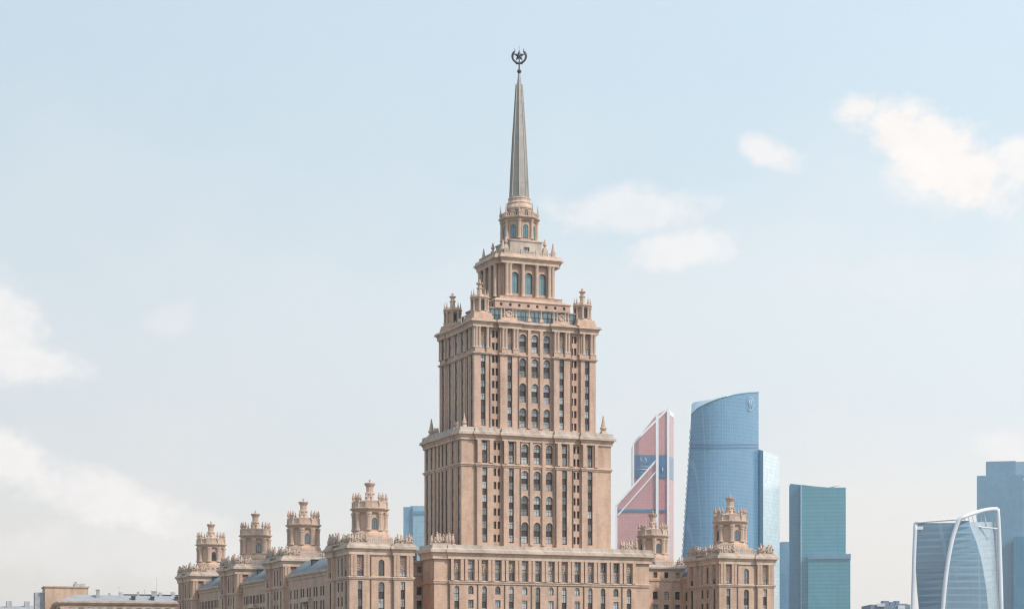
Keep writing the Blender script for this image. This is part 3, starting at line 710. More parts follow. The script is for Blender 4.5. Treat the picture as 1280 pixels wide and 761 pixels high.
# ---- roof terrace, corner turrets and crown of the tower
window_glass('terrace_glass', (.04, .085, .10), (.13, .21, .235), .15)
G = Block(14.6, -9.6, 12.8, 115.7, 119.4, {}, 0, 'terrace_glass'); G.finish('terrace_glazing')
G.band([(.15, 119.2), (.35, 119.4), (.35, 119.7), (-2, 119.9)], 'cornice', 'pale_stone')
mu = MB()
for k in range(22): x = -14.6 + k * 1.39; mu.box(x - .06, x + .06, -9.72, -9.58, 115.7, 119.3)
for k in range(17): y = -9.6 + k * 1.4; mu.box(-14.72, -14.58, y - .06, y + .06, 115.7, 119.3)
mu.box(-14.6, 14.6, -9.74, -9.57, 117.5, 117.62); mu.build('mullions', 'frame_grey', hotel)
S1 = Block(11.9, -10.2, 12.4, 119.6, 121.6, {}, 0, 'upper_tile')
for k in range(8): S1.window('front', -10 + k * 2.85, .8, 120.3, 121.1)
for k in range(7): S1.window('left', -11 + k * 3.2, .8, 120.3, 121.1)
S1.finish(); S1.band([(0, 121.5), (.3, 121.7), (.3, 122.0), (-.8, 122.6), (-2, 122.7)], 'cornice')
PL = Block(9.9, -8.9, 10.4, 122.3, 123.6, {}, 0, 'upper_tile'); PL.finish(); PL.band([(0, 123.5), (.15, 123.6), (-1, 123.75)], 'cornice')
CA = Block(7.9, -7.2, 8.9, 123.5, 133.2, {}, 0, 'upper_tile', .7); CB = Block(9.0, -5.6, 7.2, 123.5, 133.2, {}, 0, 'upper_tile')
for s in (-4.4, 0, 4.4): CA.window('front', s, 2.35, 124.75, 131.0, True, 'crown_glass')
for s in (-5.0, -.8, 3.4): CB.window('left', s, 2.2, 124.75, 131.0, True, 'crown_glass')
CA.finish(); CB.finish()
for s in (-7.3, -6.2, -2.2, 2.2, 6.2, 7.3): CA.col('front', s, 123.7, 133.3, .55, .75)
for s in (-6.7, -5.7 - 1.4, -2.9, 1.3, 5.0): CB.col('left', s, 123.7, 133.3, .55, .75)
for s in (-6.5, 6.5): column((0, 0), 0, s - (1.6 if s < 0 else -1.6), 5.0, 123.7, 133.3, .6)
prof = lambda k: [(.1, 133.2 + k), (1.25, 133.2 + k), (1.25, 134.0 + k), (1.4, 134.05 + k), (1.4, 134.3 + k), (1.6, 134.6 + k), (1.6, 134.7 + k), (1.95, 134.7 + k), (1.95, 135.1 + k), (1.6, 135.4 + k), (1.5, 136.0 + k), (-.5, 136.1 + k)]
CA.band(prof(0)); CB.band(prof(.006))
bal = MB()
for k in range(20): x = -7.2 + k * .76; bal.box(x - .12, x + .12, -8.0, -7.75, 136.1, 136.8)
bal.box(-7.8, 7.8, -8.05, -7.7, 136.8, 137.05)
for k in range(18): y = -5.6 + k * .76; bal.box(-9.75, -9.5, y - .12, y + .12, 136.1, 136.8)
bal.box(-9.8, -9.45, -6, 7.6, 136.8, 137.05)
for x in (-7.6, -2.4, 2.4, 7.6): bal.box(x - .5, x + .5, -8.1, -7.5, 136.1, 137.5)
bal.build('balustrade', 'pale_stone', hotel)['kind'] = 'stuff'
for u in (-8.0, 8.0):
    for v in (-6.6, 8.2): obelisk(u, v, 135.9, .82)
AT = Block(5.1, -5.0, 5.6, 135.9, 140.6, {}, 0, 'pale_stone'); AT.window('front', .2, 1.9, 137.2, 139.0); AT.finish()
AT.band([(0, 140.4), (.25, 140.6), (.25, 140.9), (-1, 141.0)], 'cornice', 'pale_stone')
for u in (-6.2, 6.2):
    for v in (-4.6, 5.4):
        o = link('vase', VA, hotel, (u, v, 138.6)); o.scale = (1.2, 1.2, 1.35)
        mb = MB(); mb.box(u - .7, u + .7, v - .7, v + .7, 135.9, 138.6); mb.build('pedestal', 'pale_stone', hotel)

ln = MB()
ln.lathe([(5.5, 140.8), (5.5, 141.5), (5.0, 141.6), (5.0, 147.0)], n=8, cap=False)
ln.lathe([(5.2, 146.8), (5.45, 147.2), (5.9, 147.5), (6.2, 147.8), (6.2, 148.1), (5.6, 148.3), (3.9, 148.35)], n=8, cap=False, mat=1)
ln.lathe([(3.9, 148.3), (3.9, 150.6), (4.1, 150.8), (4.1, 151.3), (3.85, 151.6), (3.6, 152.3), (3.75, 152.6), (3.3, 153.0), (3.25, 153.7), (3.4, 153.9), (3.3, 154.2), (2.9, 154.3)], n=16, rot=11.25, mat=1)
lan = ln.build('lantern', ['wall_tile', 'trim_stone'], hotel)
lw = window_mb(1.7, 4.0, True).mesh('window', ['frame_grey', 'crown_glass'])
for k in range(8):
    a = k * math.pi / 4; ra = 5.0 * math.cos(R(22.5)) + .05
    link('window', lw, lan, (ra * math.sin(a), -ra * math.cos(a), 141.75), a)
    fr = MB(); fr.tube([(-1.0, 0, 0), (-1.0, 0, 3.1)] + [(-1.0 * math.cos(math.pi * q / 8), 0, 3.15 + 1.0 * math.sin(math.pi * q / 8)) for q in range(9)] + [(1.0, 0, 3.1), (1.0, 0, 0)], .16, 4, 0, False)
    fr.build('archivolt', 'trim_stone', lan, (ra * math.sin(a), -ra * math.cos(a), 141.75), a)
    b = R(22.5) + a
    column((5.15 * math.cos(b), 5.15 * math.sin(b)), 0, 0, 0, 141.5, 147.2, .5, lan)
    for d in ((0,) if k % 2 else (0,)):
        p = link('pinnacle', PI_, lan, (5.5 * math.cos(b), 5.5 * math.sin(b), 148.25), b); p.scale = (1.05, 1.05, 1.55)
    bl = MB(); c0, c1 = Vector((5.3 * math.cos(b), 5.3 * math.sin(b), 0)), Vector((5.3 * math.cos(b + R(45)), 5.3 * math.sin(b + R(45)), 0))
    for q in range(1, 7):
        p = c0.lerp(c1, q / 7); bl.lathe([(.1, 148.3), (.16, 148.6), (.09, 149.4)], p.x, p.y, 5)
    bl.tube([c0 + Vector((0, 0, 149.5)), c1 + Vector((0, 0, 149.5))], .14, 4); bl.build('balustrade', 'trim_stone', lan)['kind'] = 'stuff'
    a8 = k * math.pi / 4 + R(11)
    nb = MB(); nb.box(-.55, .55, 3.7, 3.98, 148.6, 150.3); nb.build('niche_shade', 'roof_dark', lan, None, a8)  # dark panel on the drum: a hollow's shade put into its colour

sp = MB(); sp.lathe([(3.05, 154.2), (3.05, 154.6), (2.82, 154.7), (2.45, 163), (1.98, 172), (1.45, 180), (.95, 188), (.66, 188.05), (.3, 191.6), (.3, 191.7)], n=8)
spire = sp.build('spire', 'spire_metal', hotel)
for k in range(8):
    a = R(22.5 + 45 * k); rb = MB()
    rb.tube([(r * math.cos(a), r * math.sin(a), z) for r, z in ((2.86, 154.7), (2.49, 163), (2.02, 172), (1.49, 180), (.98, 188))], .13, 4, 0, False); rb.build('rib', 'spire_rib_metal', spire)
for i, z in enumerate((158.5, 162.5, 166.5, 170.5, 174.5, 178.5, 182.5, 186)):
    t = (z - 154.7) / 33.3; r = 2.82 - 1.87 * t + .06 * math.sin(math.pi * t)
    se = MB(); se.lathe([(r + .01, z - .07), (r + .07, z), (r - .0, z + .07)], n=8, cap=False); se.build('seam', 'spire_metal', spire)
kn = MB(); kn.lathe([(.3, 191.2), (.62, 191.7), (.66, 192.05), (.35, 192.4), (.22, 192.5), (.2, 194.6)], n=10); kn.build('knob', 'emblem_dark', spire)
st = MB(); pts = [((1.8 if k % 2 == 0 else .76) * math.sin(math.pi * k / 5), (1.8 if k % 2 == 0 else .76) * math.cos(math.pi * k / 5)) for k in range(10)]
vs = [(x, 0, z) for x, z in pts] + [(0, -.4, 0), (0, .4, 0)]
st.add(vs, [(k, (k + 1) % 10, 10) for k in range(10)] + [((k + 1) % 10, k, 11) for k in range(10)]); st.build('star', 'emblem_dark', spire, (0, 0, 196.5), -ALPHA)
wr = MB()
for sg in (-1, 1):
    arc = [(sg * 2.1 * math.sin(R(t)), 0, -2.05 * math.cos(R(t)) - .05) for t in range(8, 150, 12)]
    wr.tube(arc, [.2] + [.34] * (len(arc) - 2) + [.12], 6)
    for i, p in enumerate(arc[1:-1]): wr.ellipsoid((p[0] * 1.1, 0, p[2] * 1.05 + .15), (.2, .2, .42), sg * (.9 - .2 * i), 6, 4)
    wr.tube([arc[-1], (sg * 1.45, 0, 2.6)], [.16, .05], 5)
wr.tube([(-1.1, 0, -2.25), (1.1, 0, -2.25)], .26, 6); wr.tube([(0, 0, -2.4), (0, 0, 0)], .22, 6)
wr.tube([(0, 0, 1.6), (0, 0, 3.3)], .05, 5)
wo = wr.build('wreath', 'emblem_dark', spire, (0, 0, 196.3), -ALPHA); wo.scale = (.93, .93, .93)

# small turrets at the corners of the roof
def make_corner_turret():
    t = MB(); t.box(-3.0, 3.0, -3.0, 3.0, 0, .9); t.box(-2.75, 2.75, -2.75, 2.75, .9, 1.7)
    t.lathe([(2.75, 1.7), (2.6, 2.3), (2.0, 2.31), (2.0, 6.0)], n=8, cap=False)
    t.lathe([(2.5, 5.7), (2.65, 6.0), (2.9, 6.2), (2.9, 6.5), (2.5, 6.6), (2.3, 7.0), (1.0, 7.2)], n=8, mat=1)
    o = t.build('corner_turret', ['wall_tile', 'trim_stone'], hotel)
    cm = MB(); cm.lathe([(.5, 0), (.5, .3), (.38, .4), (.36, 2.9), (.5, 3.3), (.5, 3.5)], n=8); me = cm.mesh('column', ['trim_stone'])
    for k in range(8):
        a = R(22.5 + 45 * k); link('column', me, o, (2.3 * math.cos(a), 2.3 * math.sin(a), 2.25), a)
        p = link('pinnacle', PI_, o, (2.35 * math.cos(a), 2.35 * math.sin(a), 6.5), a); p.scale = (.85, .85, .85)
    dm = MB(); dm.box(-.5, .5, -.06, .06, 0, 2.9); dme = dm.mesh('niche_shade', ['roof_dark'])  # thin dark slab on the wall, coloured as the shade inside an opening
    for k in range(4): a = k * math.pi / 2; link('niche_shade', dme, o, (1.84 * math.sin(a), -1.84 * math.cos(a), 2.4), a)
    f = MB(); f.lathe([(1.1, 7.1), (.75, 7.6), (.7, 8.8), (.95, 9.0), (.95, 9.25), (.5, 9.3), (.62, 10.0), (1.05, 10.4), (1.05, 10.6), (.35, 10.7), (.32, 11.2), (.42, 11.3), (.1, 11.6)], n=8); f.build('finial', 'trim_stone', o)
    return o
ct = make_corner_turret()
for i, (u, v) in enumerate(((-16.3, -9.2), (16.3, -9.2), (-16.3, 12.4), (16.3, 12.4))):
    t = ct if i == 0 else copy_tree(ct, hotel); t.location = (u, v, 115.8)
# carved attic panels over the two column bays and small pinnacles on the parapet
for s in (-8.3, 8.3):
    b = MB(); b.box(s - 2.6, s + 2.6, -12.0, -11.3, 115.8, 116.6); b.box(s - 1.0, s + 1.0, -11.8, -11.4, 116.6, 118.3)
    b.tube([(s + .8 * math.cos(t), -11.9, 117.6 + .8 * math.sin(t)) for t in [2 * math.pi * k / 12 for k in range(13)]], .2, 6)
    b.build('carved_panel', 'trim_stone', hotel)
    for d in (-2.3, -1.3, 1.3, 2.3):
        p = link('pinnacle', PI_, hotel, (s + d, -11.65, 116.5)); p.scale = (1.0, 1.0, 1.3)
for s in (-1.9, 1.9):
    b = MB(); b.box(s - .5, s + .5, -12.3, -11.4, 115.8, 116.7); b.build('pedestal', 'trim_stone', hotel)
    p = link('pinnacle', PI_, hotel, (s, -11.8, 116.6)); p.scale = (1.0, 1.0, 1.15)
for v in (-2.5, 2.0, 6.5):
    o = sculpture(-18.0, v, 115.85, -math.pi / 2, None, .85)
flush_windows()

# ------------------------------------------------------------------ glass towers far behind
def far_prism(mb, pts, dist, depth, mat=0):             # outline given in photo pixels, stands at dist, has depth
    P = [pxw(x, y, dist) for x, y in pts]; n = len(P)
    P = [(x, max(0.0, z)) for x, z in P]
    mb.add([(x, 0, z) for x, z in P] + [(x, depth, z) for x, z in P],
           [tuple(range(n))[::-1], tuple(range(n, 2 * n))] + [(i, (i + 1) % n, (i + 1) % n + n, i + n) for i in range(n)], mat)
def far_box(mb, x0, x1, ytop, dist, depth, mat=0, ybot=None):
    X0, zt = pxw(x0, ytop, dist); X1, _ = pxw(x1, ytop, dist); zb = 0 if ybot is None else pxw(x0, ybot, dist)[1]
    mb.box(X0, X1, 0, depth, zb, zt, mat)

curtain_wall('copper_glass', (.56, .275, .265), (.42, .20, .195), 3.0, 3.4, .05, metal=.05)
curtain_wall('blue_glass', (.09, .235, .37), (.15, .31, .45), 4.2, 3.9, .06, metal=.1, mort=.3)
curtain_wall('pale_glass', (.64, .73, .76), (.42, .54, .60), 4.0, 4.0, .08, metal=.0)
curtain_wall('band_blue_glass', (.07, .18, .30), (.06, .15, .27), 3.0, 3.4, .05, metal=.1)
curtain_wall('teal_glass', (.05, .20, .31), (.08, .25, .36), 3.4, 3.9, .06, metal=.1)
curtain_wall('teal_light_glass', (.10, .30, .375), (.075, .25, .32), 60, 4.2, .03, mort=.6, metal=.1)
curtain_wall('steel_blue_glass', (.145, .29, .41), (.125, .255, .365), 4.5, 4.2, .05, metal=.1)
curtain_wall('sky_blue_glass', (.24, .40, .51), (.32, .48, .57), 4.5, 4.2, .07, metal=.1)
curtain_wall('striped_glass', (.125, .235, .325), (.19, .30, .385), 40, 7.0, .05, mort=.9, metal=.1)

curtain_wall('grey_glass', (.36, .44, .49), (.30, .37, .42), 4.0, 4.0, .06, metal=.0)
plain('rib_white', (.66, .68, .72), .5, 0, .08, .05)
# copper tower
D = 2400.0
t = thing('skyscraper', 'copper pink glass skyscraper with slanted stepped top, white edges and blue band', 'skyscraper', (0, D, 0))
b = MB(); far_prism(b, [(791.5, 1200), (791.5, 555), (819, 520), (834, 510.5), (834, 1200)], D, 45); b.build('body', 'copper_glass', t)
rp = MB(); X0, z0 = pxw(834, 512, D); X1, z1 = pxw(844.6, 514, D)
rp.add([(X0, 0, 0), (X1, 30, 0), (X1, 30, z1), (X0, 0, z0), (X0, 45, 0), (X0, 45, z0)], [(0, 1, 2, 3), (1, 4, 5, 2), (3, 2, 5)]); rp.build('side_wing', 'copper_glass', t)
lo = MB(); far_prism(lo, [(769.8, 1200), (769.8, 632), (819, 577), (819, 1200)], D, 20); lo.build('lower_wing', 'copper_glass', t, (0, -14, 0))
def far_bar(p0, p1, wd, y, name='white_edge', mat='white_frame'):
    a, c = pxw(*p0, D), pxw(*p1, D); mb = MB(); dx, dz = c[0] - a[0], c[1] - a[1]; L = math.hypot(dx, dz); nx, nz = -dz / L * wd / 2, dx / L * wd / 2
    P = [(a[0] + nx, a[1] + nz), (a[0] - nx, a[1] - nz), (c[0] - nx, c[1] - nz), (c[0] + nx, c[1] + nz)]
    mb.add([(x, y, z) for x, z in P] + [(x, y + 2.5, z) for x, z in P], [(0, 1, 2, 3), (7, 6, 5, 4), (0, 4, 5, 1), (1, 5, 6, 2), (2, 6, 7, 3), (3, 7, 4, 0)])
    mb.build(name, mat, t)
far_bar((791.8, 640), (791.8, 553), 1.6, -1.5); far_bar((791.5, 554), (834.5, 511), 2.4, -1.6); far_bar((820.3, 900), (820.3, 519), 3.2, -16.5); far_bar((835, 900), (835, 510), 2.8, -1.7)
far_bar((769.8, 900), (769.8, 632), 1.9, -15.5); far_bar((769.5, 632.5), (819.5, 576.5), 2.2, -15.6); far_bar((771.5, 645), (819.5, 590), 1.5, -15.7)
cp = MB(); X0, z0 = pxw(833.5, 510.5, D); X1, z1 = pxw(844.8, 514.5, D); cp.add([(X0, -.6, z0 - 4.5), (X1, 29.4, z1 - 3.5), (X1, 29.4, z1 + 1), (X0, -.6, z0 + 1), (X0, 2, z0 + 1), (X1, 32, z1 + 1)], [(0, 1, 2, 3), (3, 2, 5, 4)]); cp.build('white_cap', 'white_frame', t)
bb = MB(); far_box(bb, 792.5, 833.6, 568.5, D, .6, 0, 597.5); bo = bb.build('blue_band', 'band_blue_glass', t, (0, -.8, 0))
bb = MB(); X0, zt = pxw(836.4, 569, D); X1, zb = pxw(844.4, 597, D)
bb.add([(X0, 5.6, zb), (X1, 28.9, zb), (X1, 28.9, zt), (X0, 5.6, zt)], [(0, 1, 2, 3)]); bb.build('blue_band', 'band_blue_glass', t)
bb = MB(); far_box(bb, 770.8, 818.8, 637.4, D, .6, 0, 641.2); bb.build('dark_band', 'band_blue_glass', t, (0, -14.7, 0))
bb = MB(); far_box(bb, 821.8, 833.6, 637.0, D, .6, 0, 640.4); bb.build('dark_band', 'band_blue_glass', t, (0, -.8, 0))
mk = MB()
for x0, y0, x1, y1, wd in ((801, 571.5, 801, 580, .7), (801, 575.5, 803.5, 575.5, .7), (805, 580, 807, 571.5, .7), (807, 571.5, 809, 580, .7), (805.6, 577.5, 808.4, 577.5, .6),
                           (794.5, 583.5, 811, 583.2, .9), (794.5, 587, 809, 586.6, 1.4), (797, 590, 803, 589.8, .6), (828, 585, 828, 590.5, 1.4)):
    a, c = pxw(x0, y0, D), pxw(x1, y1, D)
    mk.tube([(a[0], -1.0, a[1]), (c[0], -1.0, c[1])], wd * .55, 4)
plain('sign_pale', (.42, .55, .66), .6); mk.build('sign', 'sign_pale', t)

# blue sail tower with its lower annex
D = 2100.0
t = thing('skyscraper', 'tall blue glass skyscraper with curved sail top and pale lower annex', 'skyscraper', (0, D, 0))
def xl(z):                                                     # sloping left edge
    for (xa, ya), (xb, yb) in (((840.4, 880), (861.8, 559)), ((861.8, 559), (864.6, 505))):
        za, zb = pxw(xa, ya, D)[1], pxw(xb, yb, D)[1]
        if z <= zb or yb == 505: return pxw(xa + (xb - xa) * (z - za) / (zb - za), 0, D)[0]
xr = pxw(948.3, 0, D)[0]
NX, NZ = 28, 30
ftop = [(0, 519), (.04, 514), (.12, 508.5), (.25, 503), (.4, 498), (.55, 494.5), (.7, 492), (.85, 490.6), (1, 490)]
def top_at(tab, q):
    for (a, ya), (c, yb) in zip(tab, tab[1:]):
        if q <= c: return pxw(0, ya + (yb - ya) * (q - a) / (c - a), D)[1]
    return pxw(0, tab[-1][1], D)[1]
btop = [(0, 505), (.03, 502.5), (.5, 496), (1, 490)]
f = MB(); vs = []
for layer, tab in ((0, ftop), (1, btop)):
    for i in range(NX + 1):
        q = i / NX; zt = top_at(tab, q)
        for j in range(NZ + 1):
            z = zt * j / NZ; x = xl(z) * (1 - q) + xr * q
            yy = 26 * (2 * q - .75) ** 2 if layer == 0 else 60 + 0 * q
            k_ = (D + yy) / D; vs.append((x * k_, yy, CAMZ + (z - CAMZ) * k_ if j else 0))
K = (NX + 1) * (NZ + 1); ix = lambda l, i, j: l * K + i * (NZ + 1) + j
fs = []
for i in range(NX):
    for j in range(NZ):
        fs += [(ix(0, i, j), ix(0, i + 1, j), ix(0, i + 1, j + 1), ix(0, i, j + 1)), (ix(1, i + 1, j), ix(1, i, j), ix(1, i, j + 1), ix(1, i + 1, j + 1))]
    fs.append((ix(0, i, NZ), ix(0, i + 1, NZ), ix(1, i + 1, NZ), ix(1, i, NZ)))
for j in range(NZ): fs += [(ix(1, 0, j), ix(0, 0, j), ix(0, 0, j + 1), ix(1, 0, j + 1)), (ix(0, NX, j), ix(1, NX, j), ix(1, NX, j + 1), ix(0, NX, j + 1))]
f.add(vs, fs); f.build('body', 'blue_glass', t)
def sail_band(y0, y1, name, mat, out=.4):
    m = MB(); vs = []
    for i in range(NX + 1):
        q = i / NX
        for y in (y0, y1):
            z = pxw(0, y, D)[1]; yy = 26 * (2 * q - .75) ** 2 - out; k_ = (D + yy) / D; vs.append(((xl(z) * (1 - q) + xr * q) * k_, yy, CAMZ + (z - CAMZ) * k_))
    m.add(vs, [(2 * i + 1, 2 * i + 3, 2 * i + 2, 2 * i) for i in range(NX)]); return m.build(name, mat, t)
curtain_wall('dark_blue_glass', (.05, .15, .27), (.07, .19, .32), 4.2, 3.9)
sail_band(554.8, 556.6, 'dark_band', 'dark_blue_glass'); sail_band(558.6, 560.6, 'dark_band', 'dark_blue_glass')
ed = MB(); pth = []
for i in range(NX + 1):
    q = i / NX; yy = 26 * (2 * q - .75) ** 2; k_ = (D + yy) / D; z = top_at(ftop, q); pth.append(((xl(z) * (1 - q) + xr * q) * k_, yy - .3, CAMZ + (z - CAMZ) * k_))
ed.tube(pth, .7, 5); ed.build('sail_edge', 'sky_blue_glass', t)
fin = MB()
for k in range(46):
    z = 4 + k * 6.0; fin.box(xl(z) * 1.007 - .9, xl(z) * 1.007 + .9, 12.5, 14.6, z, z + 3.2)
fo = fin.build('edge_balconies', 'sky_blue_glass', t)
lg = MB(); q = (938 - 864) / (948.3 - 864); ly = 26 * (2 * q - .75) ** 2 - 4.0; lx, lz = pxw(938, 504.8, D + ly)
lg.tube([(lx + 3.6 * math.cos(a), ly, lz + 7.0 * math.sin(a)) for a in [2 * math.pi * k / 24 for k in range(25)]], .55, 5)
for dx in (-1.2, 1.2): lg.tube([(lx + dx, ly, lz - 4.8), (lx + dx, ly, lz + 4.8)], .45, 5)
lg.tube([(lx - 1.2, ly, lz), (lx + 1.2, ly, lz)], .4, 5); lg.build('logo', 'sign_pale', t)
an = MB(); Y0, Y1, Y2 = 42, 36, 76
X0, Z0 = pxw(948.0, 561.5, D + Y0); X1, Z1 = pxw(954, 563, D + Y1); X2, Z2 = pxw(974.5, 570, D + Y2)
an.add([(X0, Y0, 0), (X1, Y1, 0), (X1, Y1, Z1), (X0, Y0, Z0)], [(0, 1, 2, 3)], 1)
an.add([(X1, Y1, 0), (X2, Y2, 0), (X2, Y2, Z2), (X1, Y1, Z1)], [(0, 1, 2, 3)], 0)
an.add([(X0, Y0, Z0), (X1, Y1, Z1), (X2, Y2, Z2), (X0, Y2, Z2 - .5)], [(0, 1, 2, 3)], 1); an.add([(X2, Y2, 0), (X0, Y2, 0), (X0, Y2, Z2 - .5), (X2, Y2, Z2)], [(0, 1, 2, 3)], 0)
an.build('annex', ['pale_glass', 'sky_blue_glass'], t)

# teal tower
D = 2200.0; OX = pxw(1025, 0, D)[0]
t = thing('skyscraper', 'teal glass skyscraper with a wider striped lower block at its foot', 'skyscraper', (OX, D, 0), -R(8.8))
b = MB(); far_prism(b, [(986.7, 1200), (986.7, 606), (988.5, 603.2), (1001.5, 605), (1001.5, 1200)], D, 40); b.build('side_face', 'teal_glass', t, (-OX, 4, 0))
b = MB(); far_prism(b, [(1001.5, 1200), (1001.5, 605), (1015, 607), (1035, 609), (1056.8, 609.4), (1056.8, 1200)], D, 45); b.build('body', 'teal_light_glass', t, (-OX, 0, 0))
curtain_wall('teal_dark_glass', (.03, .15, .21), (.13, .33, .40), 60, 4.4, .03, mort=.75, metal=.05)
b = MB(); far_box(b, 1010.3, 1062.3, 694, D, 40); b.build('lower_block', 'teal_light_glass', t, (-OX, -8, 0))
b = MB(); far_box(b, 1019.5, 1044.5, 700, D, 1); b.build('window_field', 'teal_dark_glass', t, (0, -8.9, 0))
b = MB(); far_box(b, 1051, 1056, 700, D, 1); b.build('window_field', 'teal_dark_glass', t, (0, -8.9, 0))
b = MB(); far_box(b, 1009.8, 1062.8, 692.8, D, 42, 0, 699); b.build('cornice_band', 'steel_blue_glass', t, (-OX, -9.5, 0))
b = MB(); far_box(b, 1001.0, 1002.2, 605, D, 1); b.build('corner_fin', 'sign_pale', t, (-OX, -1, 0))
b = MB(); a, c = pxw(1033, 608, D), pxw(1049, 604.5, D); b.tube([(a[0], 20, a[1]), (c[0], 20, c[1])], .5, 4); a = pxw(1042, 609, D); b.tube([(a[0], 20, a[1] - 2), (a[0], 20, a[1] + 3)], .9, 4); b.build('roof_crane', 'concrete_grey', t, (-OX, 0, 0))
D = 2500.0
t = thing('office_block', 'plain blue glass block half hidden between pale annex and teal tower', 'office block', (0, D, 0))
b = MB(); far_box(b, 972, 992, 677.6, D, 40); b.build('body', 'steel_blue_glass', t); b = MB(); far_box(b, 977.5, 990, 676.2, D, 20, 0, 677.6); b.build('roof_plant', 'steel_blue_glass', t, (0, 8, 0))

# twisted tower in white ribs
D = 2000.0
t = thing('skyscraper', 'twisting glass skyscraper wrapped in curved white ribs with arched top', 'skyscraper', (0, D, 0))
def W(x, y): return pxw(x, y, D)
b = MB(); vs = []; n = 26                                                # left glass sheet leans with height, centre and right face meet on the rib
left = [(1149.5, 770), (1146, 735), (1144.2, 700), (1144.6, 653)]
rib = [(1178, 770), (1181, 730), (1185, 700), (1190.5, 672), (1197, 650)]
mid = [(1236, 770), (1233, 735), (1227, 700), (1221, 678), (1211, 653)]
right = [(1249, 770), (1247.5, 735), (1247, 700), (1246, 668), (1244, 655)]
def along(tab, y):
    if y >= tab[0][1]:
        (xa, ya), (xb, yb) = tab[0], tab[1]; return xa + (xb - xa) * (y - ya) / (yb - ya)
    for (xa, ya), (xb, yb) in zip(tab, tab[1:]):
        if y >= yb: return xa + (xb - xa) * (y - ya) / (yb - ya)
    return tab[-1][0]
rows_ = [850 - 190 * k / n for k in range(n + 1)]
def sheet(tabs, depths, mat, ytop, name):
    m = MB(); vs = []
    ys = [852 + (ytop - 852) * k / n for k in range(n + 1)]
    for y in ys:
        for tb, dp in zip(tabs, depths):
            X, Z = pxw(along(tb, y), y, D + dp); vs.append((X, dp, Z))
    k = len(tabs); m.add(vs, [(j * k + i, j * k + i + 1, (j + 1) * k + i + 1, (j + 1) * k + i) for j in range(n) for i in range(k - 1)]); m.build(name, mat, t)
sheet([left, rib], [18, 2], 'striped_glass', 653.2, 'left_face')
sheet([rib, mid], [2, 10], 'striped_glass', 650.5, 'centre_face')
sheet([mid, right], [10, 34], 'grey_glass', 652, 'right_face')
sheet([right, left], [34, 48], 'steel_blue_glass', 655, 'back_face')
curves = [([(1140.5, 775), (1141.5, 740), (1142.8, 690), (1144.5, 653)], 16, 2.1), ([(1144.3, 653), (1165, 651), (1199, 648.5)], 14, 1.1),
          ([(1177.5, 775), (1180.5, 735), (1184.5, 702), (1190, 674), (1196, 655), (1199.5, 648), (1210, 643.5), (1225, 638.5), (1238, 636), (1246, 636)], 0, 2.3),
          ([(1246.8, 635.5), (1248, 650), (1249.6, 690), (1251, 735), (1252, 775)], 30, 2.3), ([(1198, 650), (1212, 655), (1228, 659), (1246.5, 660.5)], 18, 1.0)]
for pts, dp, rd in curves:
    fine = []
    for (xa, ya), (xb, yb) in zip(pts, pts[1:]):
        for k in range(4): fine.append((xa + (xb - xa) * k / 4, ya + (yb - ya) * k / 4))
    fine.append(pts[-1]); sm = fine[:1] + [tuple(sum(fine[i + d][c] for d in (-1, 0, 1)) / 3 for c in (0, 1)) for i in range(1, len(fine) - 1)] + fine[-1:]
    m = MB(); path = []
    for i, p in enumerate(sm):
        dd = dp + (0 if dp else 30 * max(0, i - 22) / 14); X, Z = pxw(*p, D + dd); path.append((X, dd, Z))
    m.tube(path, rd, 6); m.build('white_rib', 'rib_white', t)
for k in range(7):                                                   # thin ribs under the arch
    m = MB(); x0 = 1204 + k * 5.5; a, c = W(x0, 645.5 - k * 1.3), W(x0 + 4.5, 656 + k * .4); m.tube([(a[0], 12 + 2 * k, a[1]), (c[0], 24, c[1])], .4, 4); m.build('arch_strut', 'rib_white', t)
m = MB(); far_box(m, 1146, 1170, 656, D, 3, 0, 660); m.build('white_panel', 'rib_white', t, (0, 15, 0))
m = MB(); far_prism(m, [(1240, 860), (1244, 722), (1249, 722), (1250, 860)], D, 3); m.build('white_panel', 'rib_white', t, (0, 26, 0))

# steel blue tower at the far right
D = 2600.0; OX = pxw(1250, 0, D)[0]
t = thing('skyscraper', 'steel blue glass skyscraper with square setback top behind the white-ribbed tower', 'skyscraper', (OX, D, 0), -R(13.5))
b = MB(); far_box(b, 1221.8, 1278.5, 593.8, D, 55); b.build('body', 'steel_blue_glass', t, (-OX, 0, 0))
b = MB(); far_box(b, 1232.8, 1269, 575.6, D, 40, 0, 593.8); b.build('setback_top', 'steel_blue_glass', t, (-OX, 6, 0))
b = MB(); far_box(b, 1269, 1283, 576.5, D, 40, 0, 593.8); b.build('setback_top', 'sky_blue_glass', t, (-OX, 8, 0))
b = MB(); far_box(b, 1278.5, 1300, 600, D, 60); b.build('pale_side', 'sky_blue_glass', t, (-OX, 4, 0))
b = MB(); far_box(b, 1266, 1290, 672, D, 20); b.build('lower_block', 'teal_glass', t, (-OX, -22, 0))

# pale blue tower showing left of the hotel tower
D = 2200.0
t = thing('skyscraper', 'pale sky blue glass tower peeking out beside the tan hotel tower', 'skyscraper', (0, D, 0))
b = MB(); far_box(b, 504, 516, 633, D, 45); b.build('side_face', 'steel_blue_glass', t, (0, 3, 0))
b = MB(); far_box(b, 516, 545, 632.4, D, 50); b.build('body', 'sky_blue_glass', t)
b = MB(); far_box(b, 515.6, 545, 638.4, D, 1, 0, 642.6); b.build('dark_band', 'blue_glass', t, (0, -1, 0))
b = MB(); far_box(b, 512, 545, 631.2, D, 30, 0, 632.4); b.build('roof_rail', 'sky_blue_glass', t, (0, 6, 0))

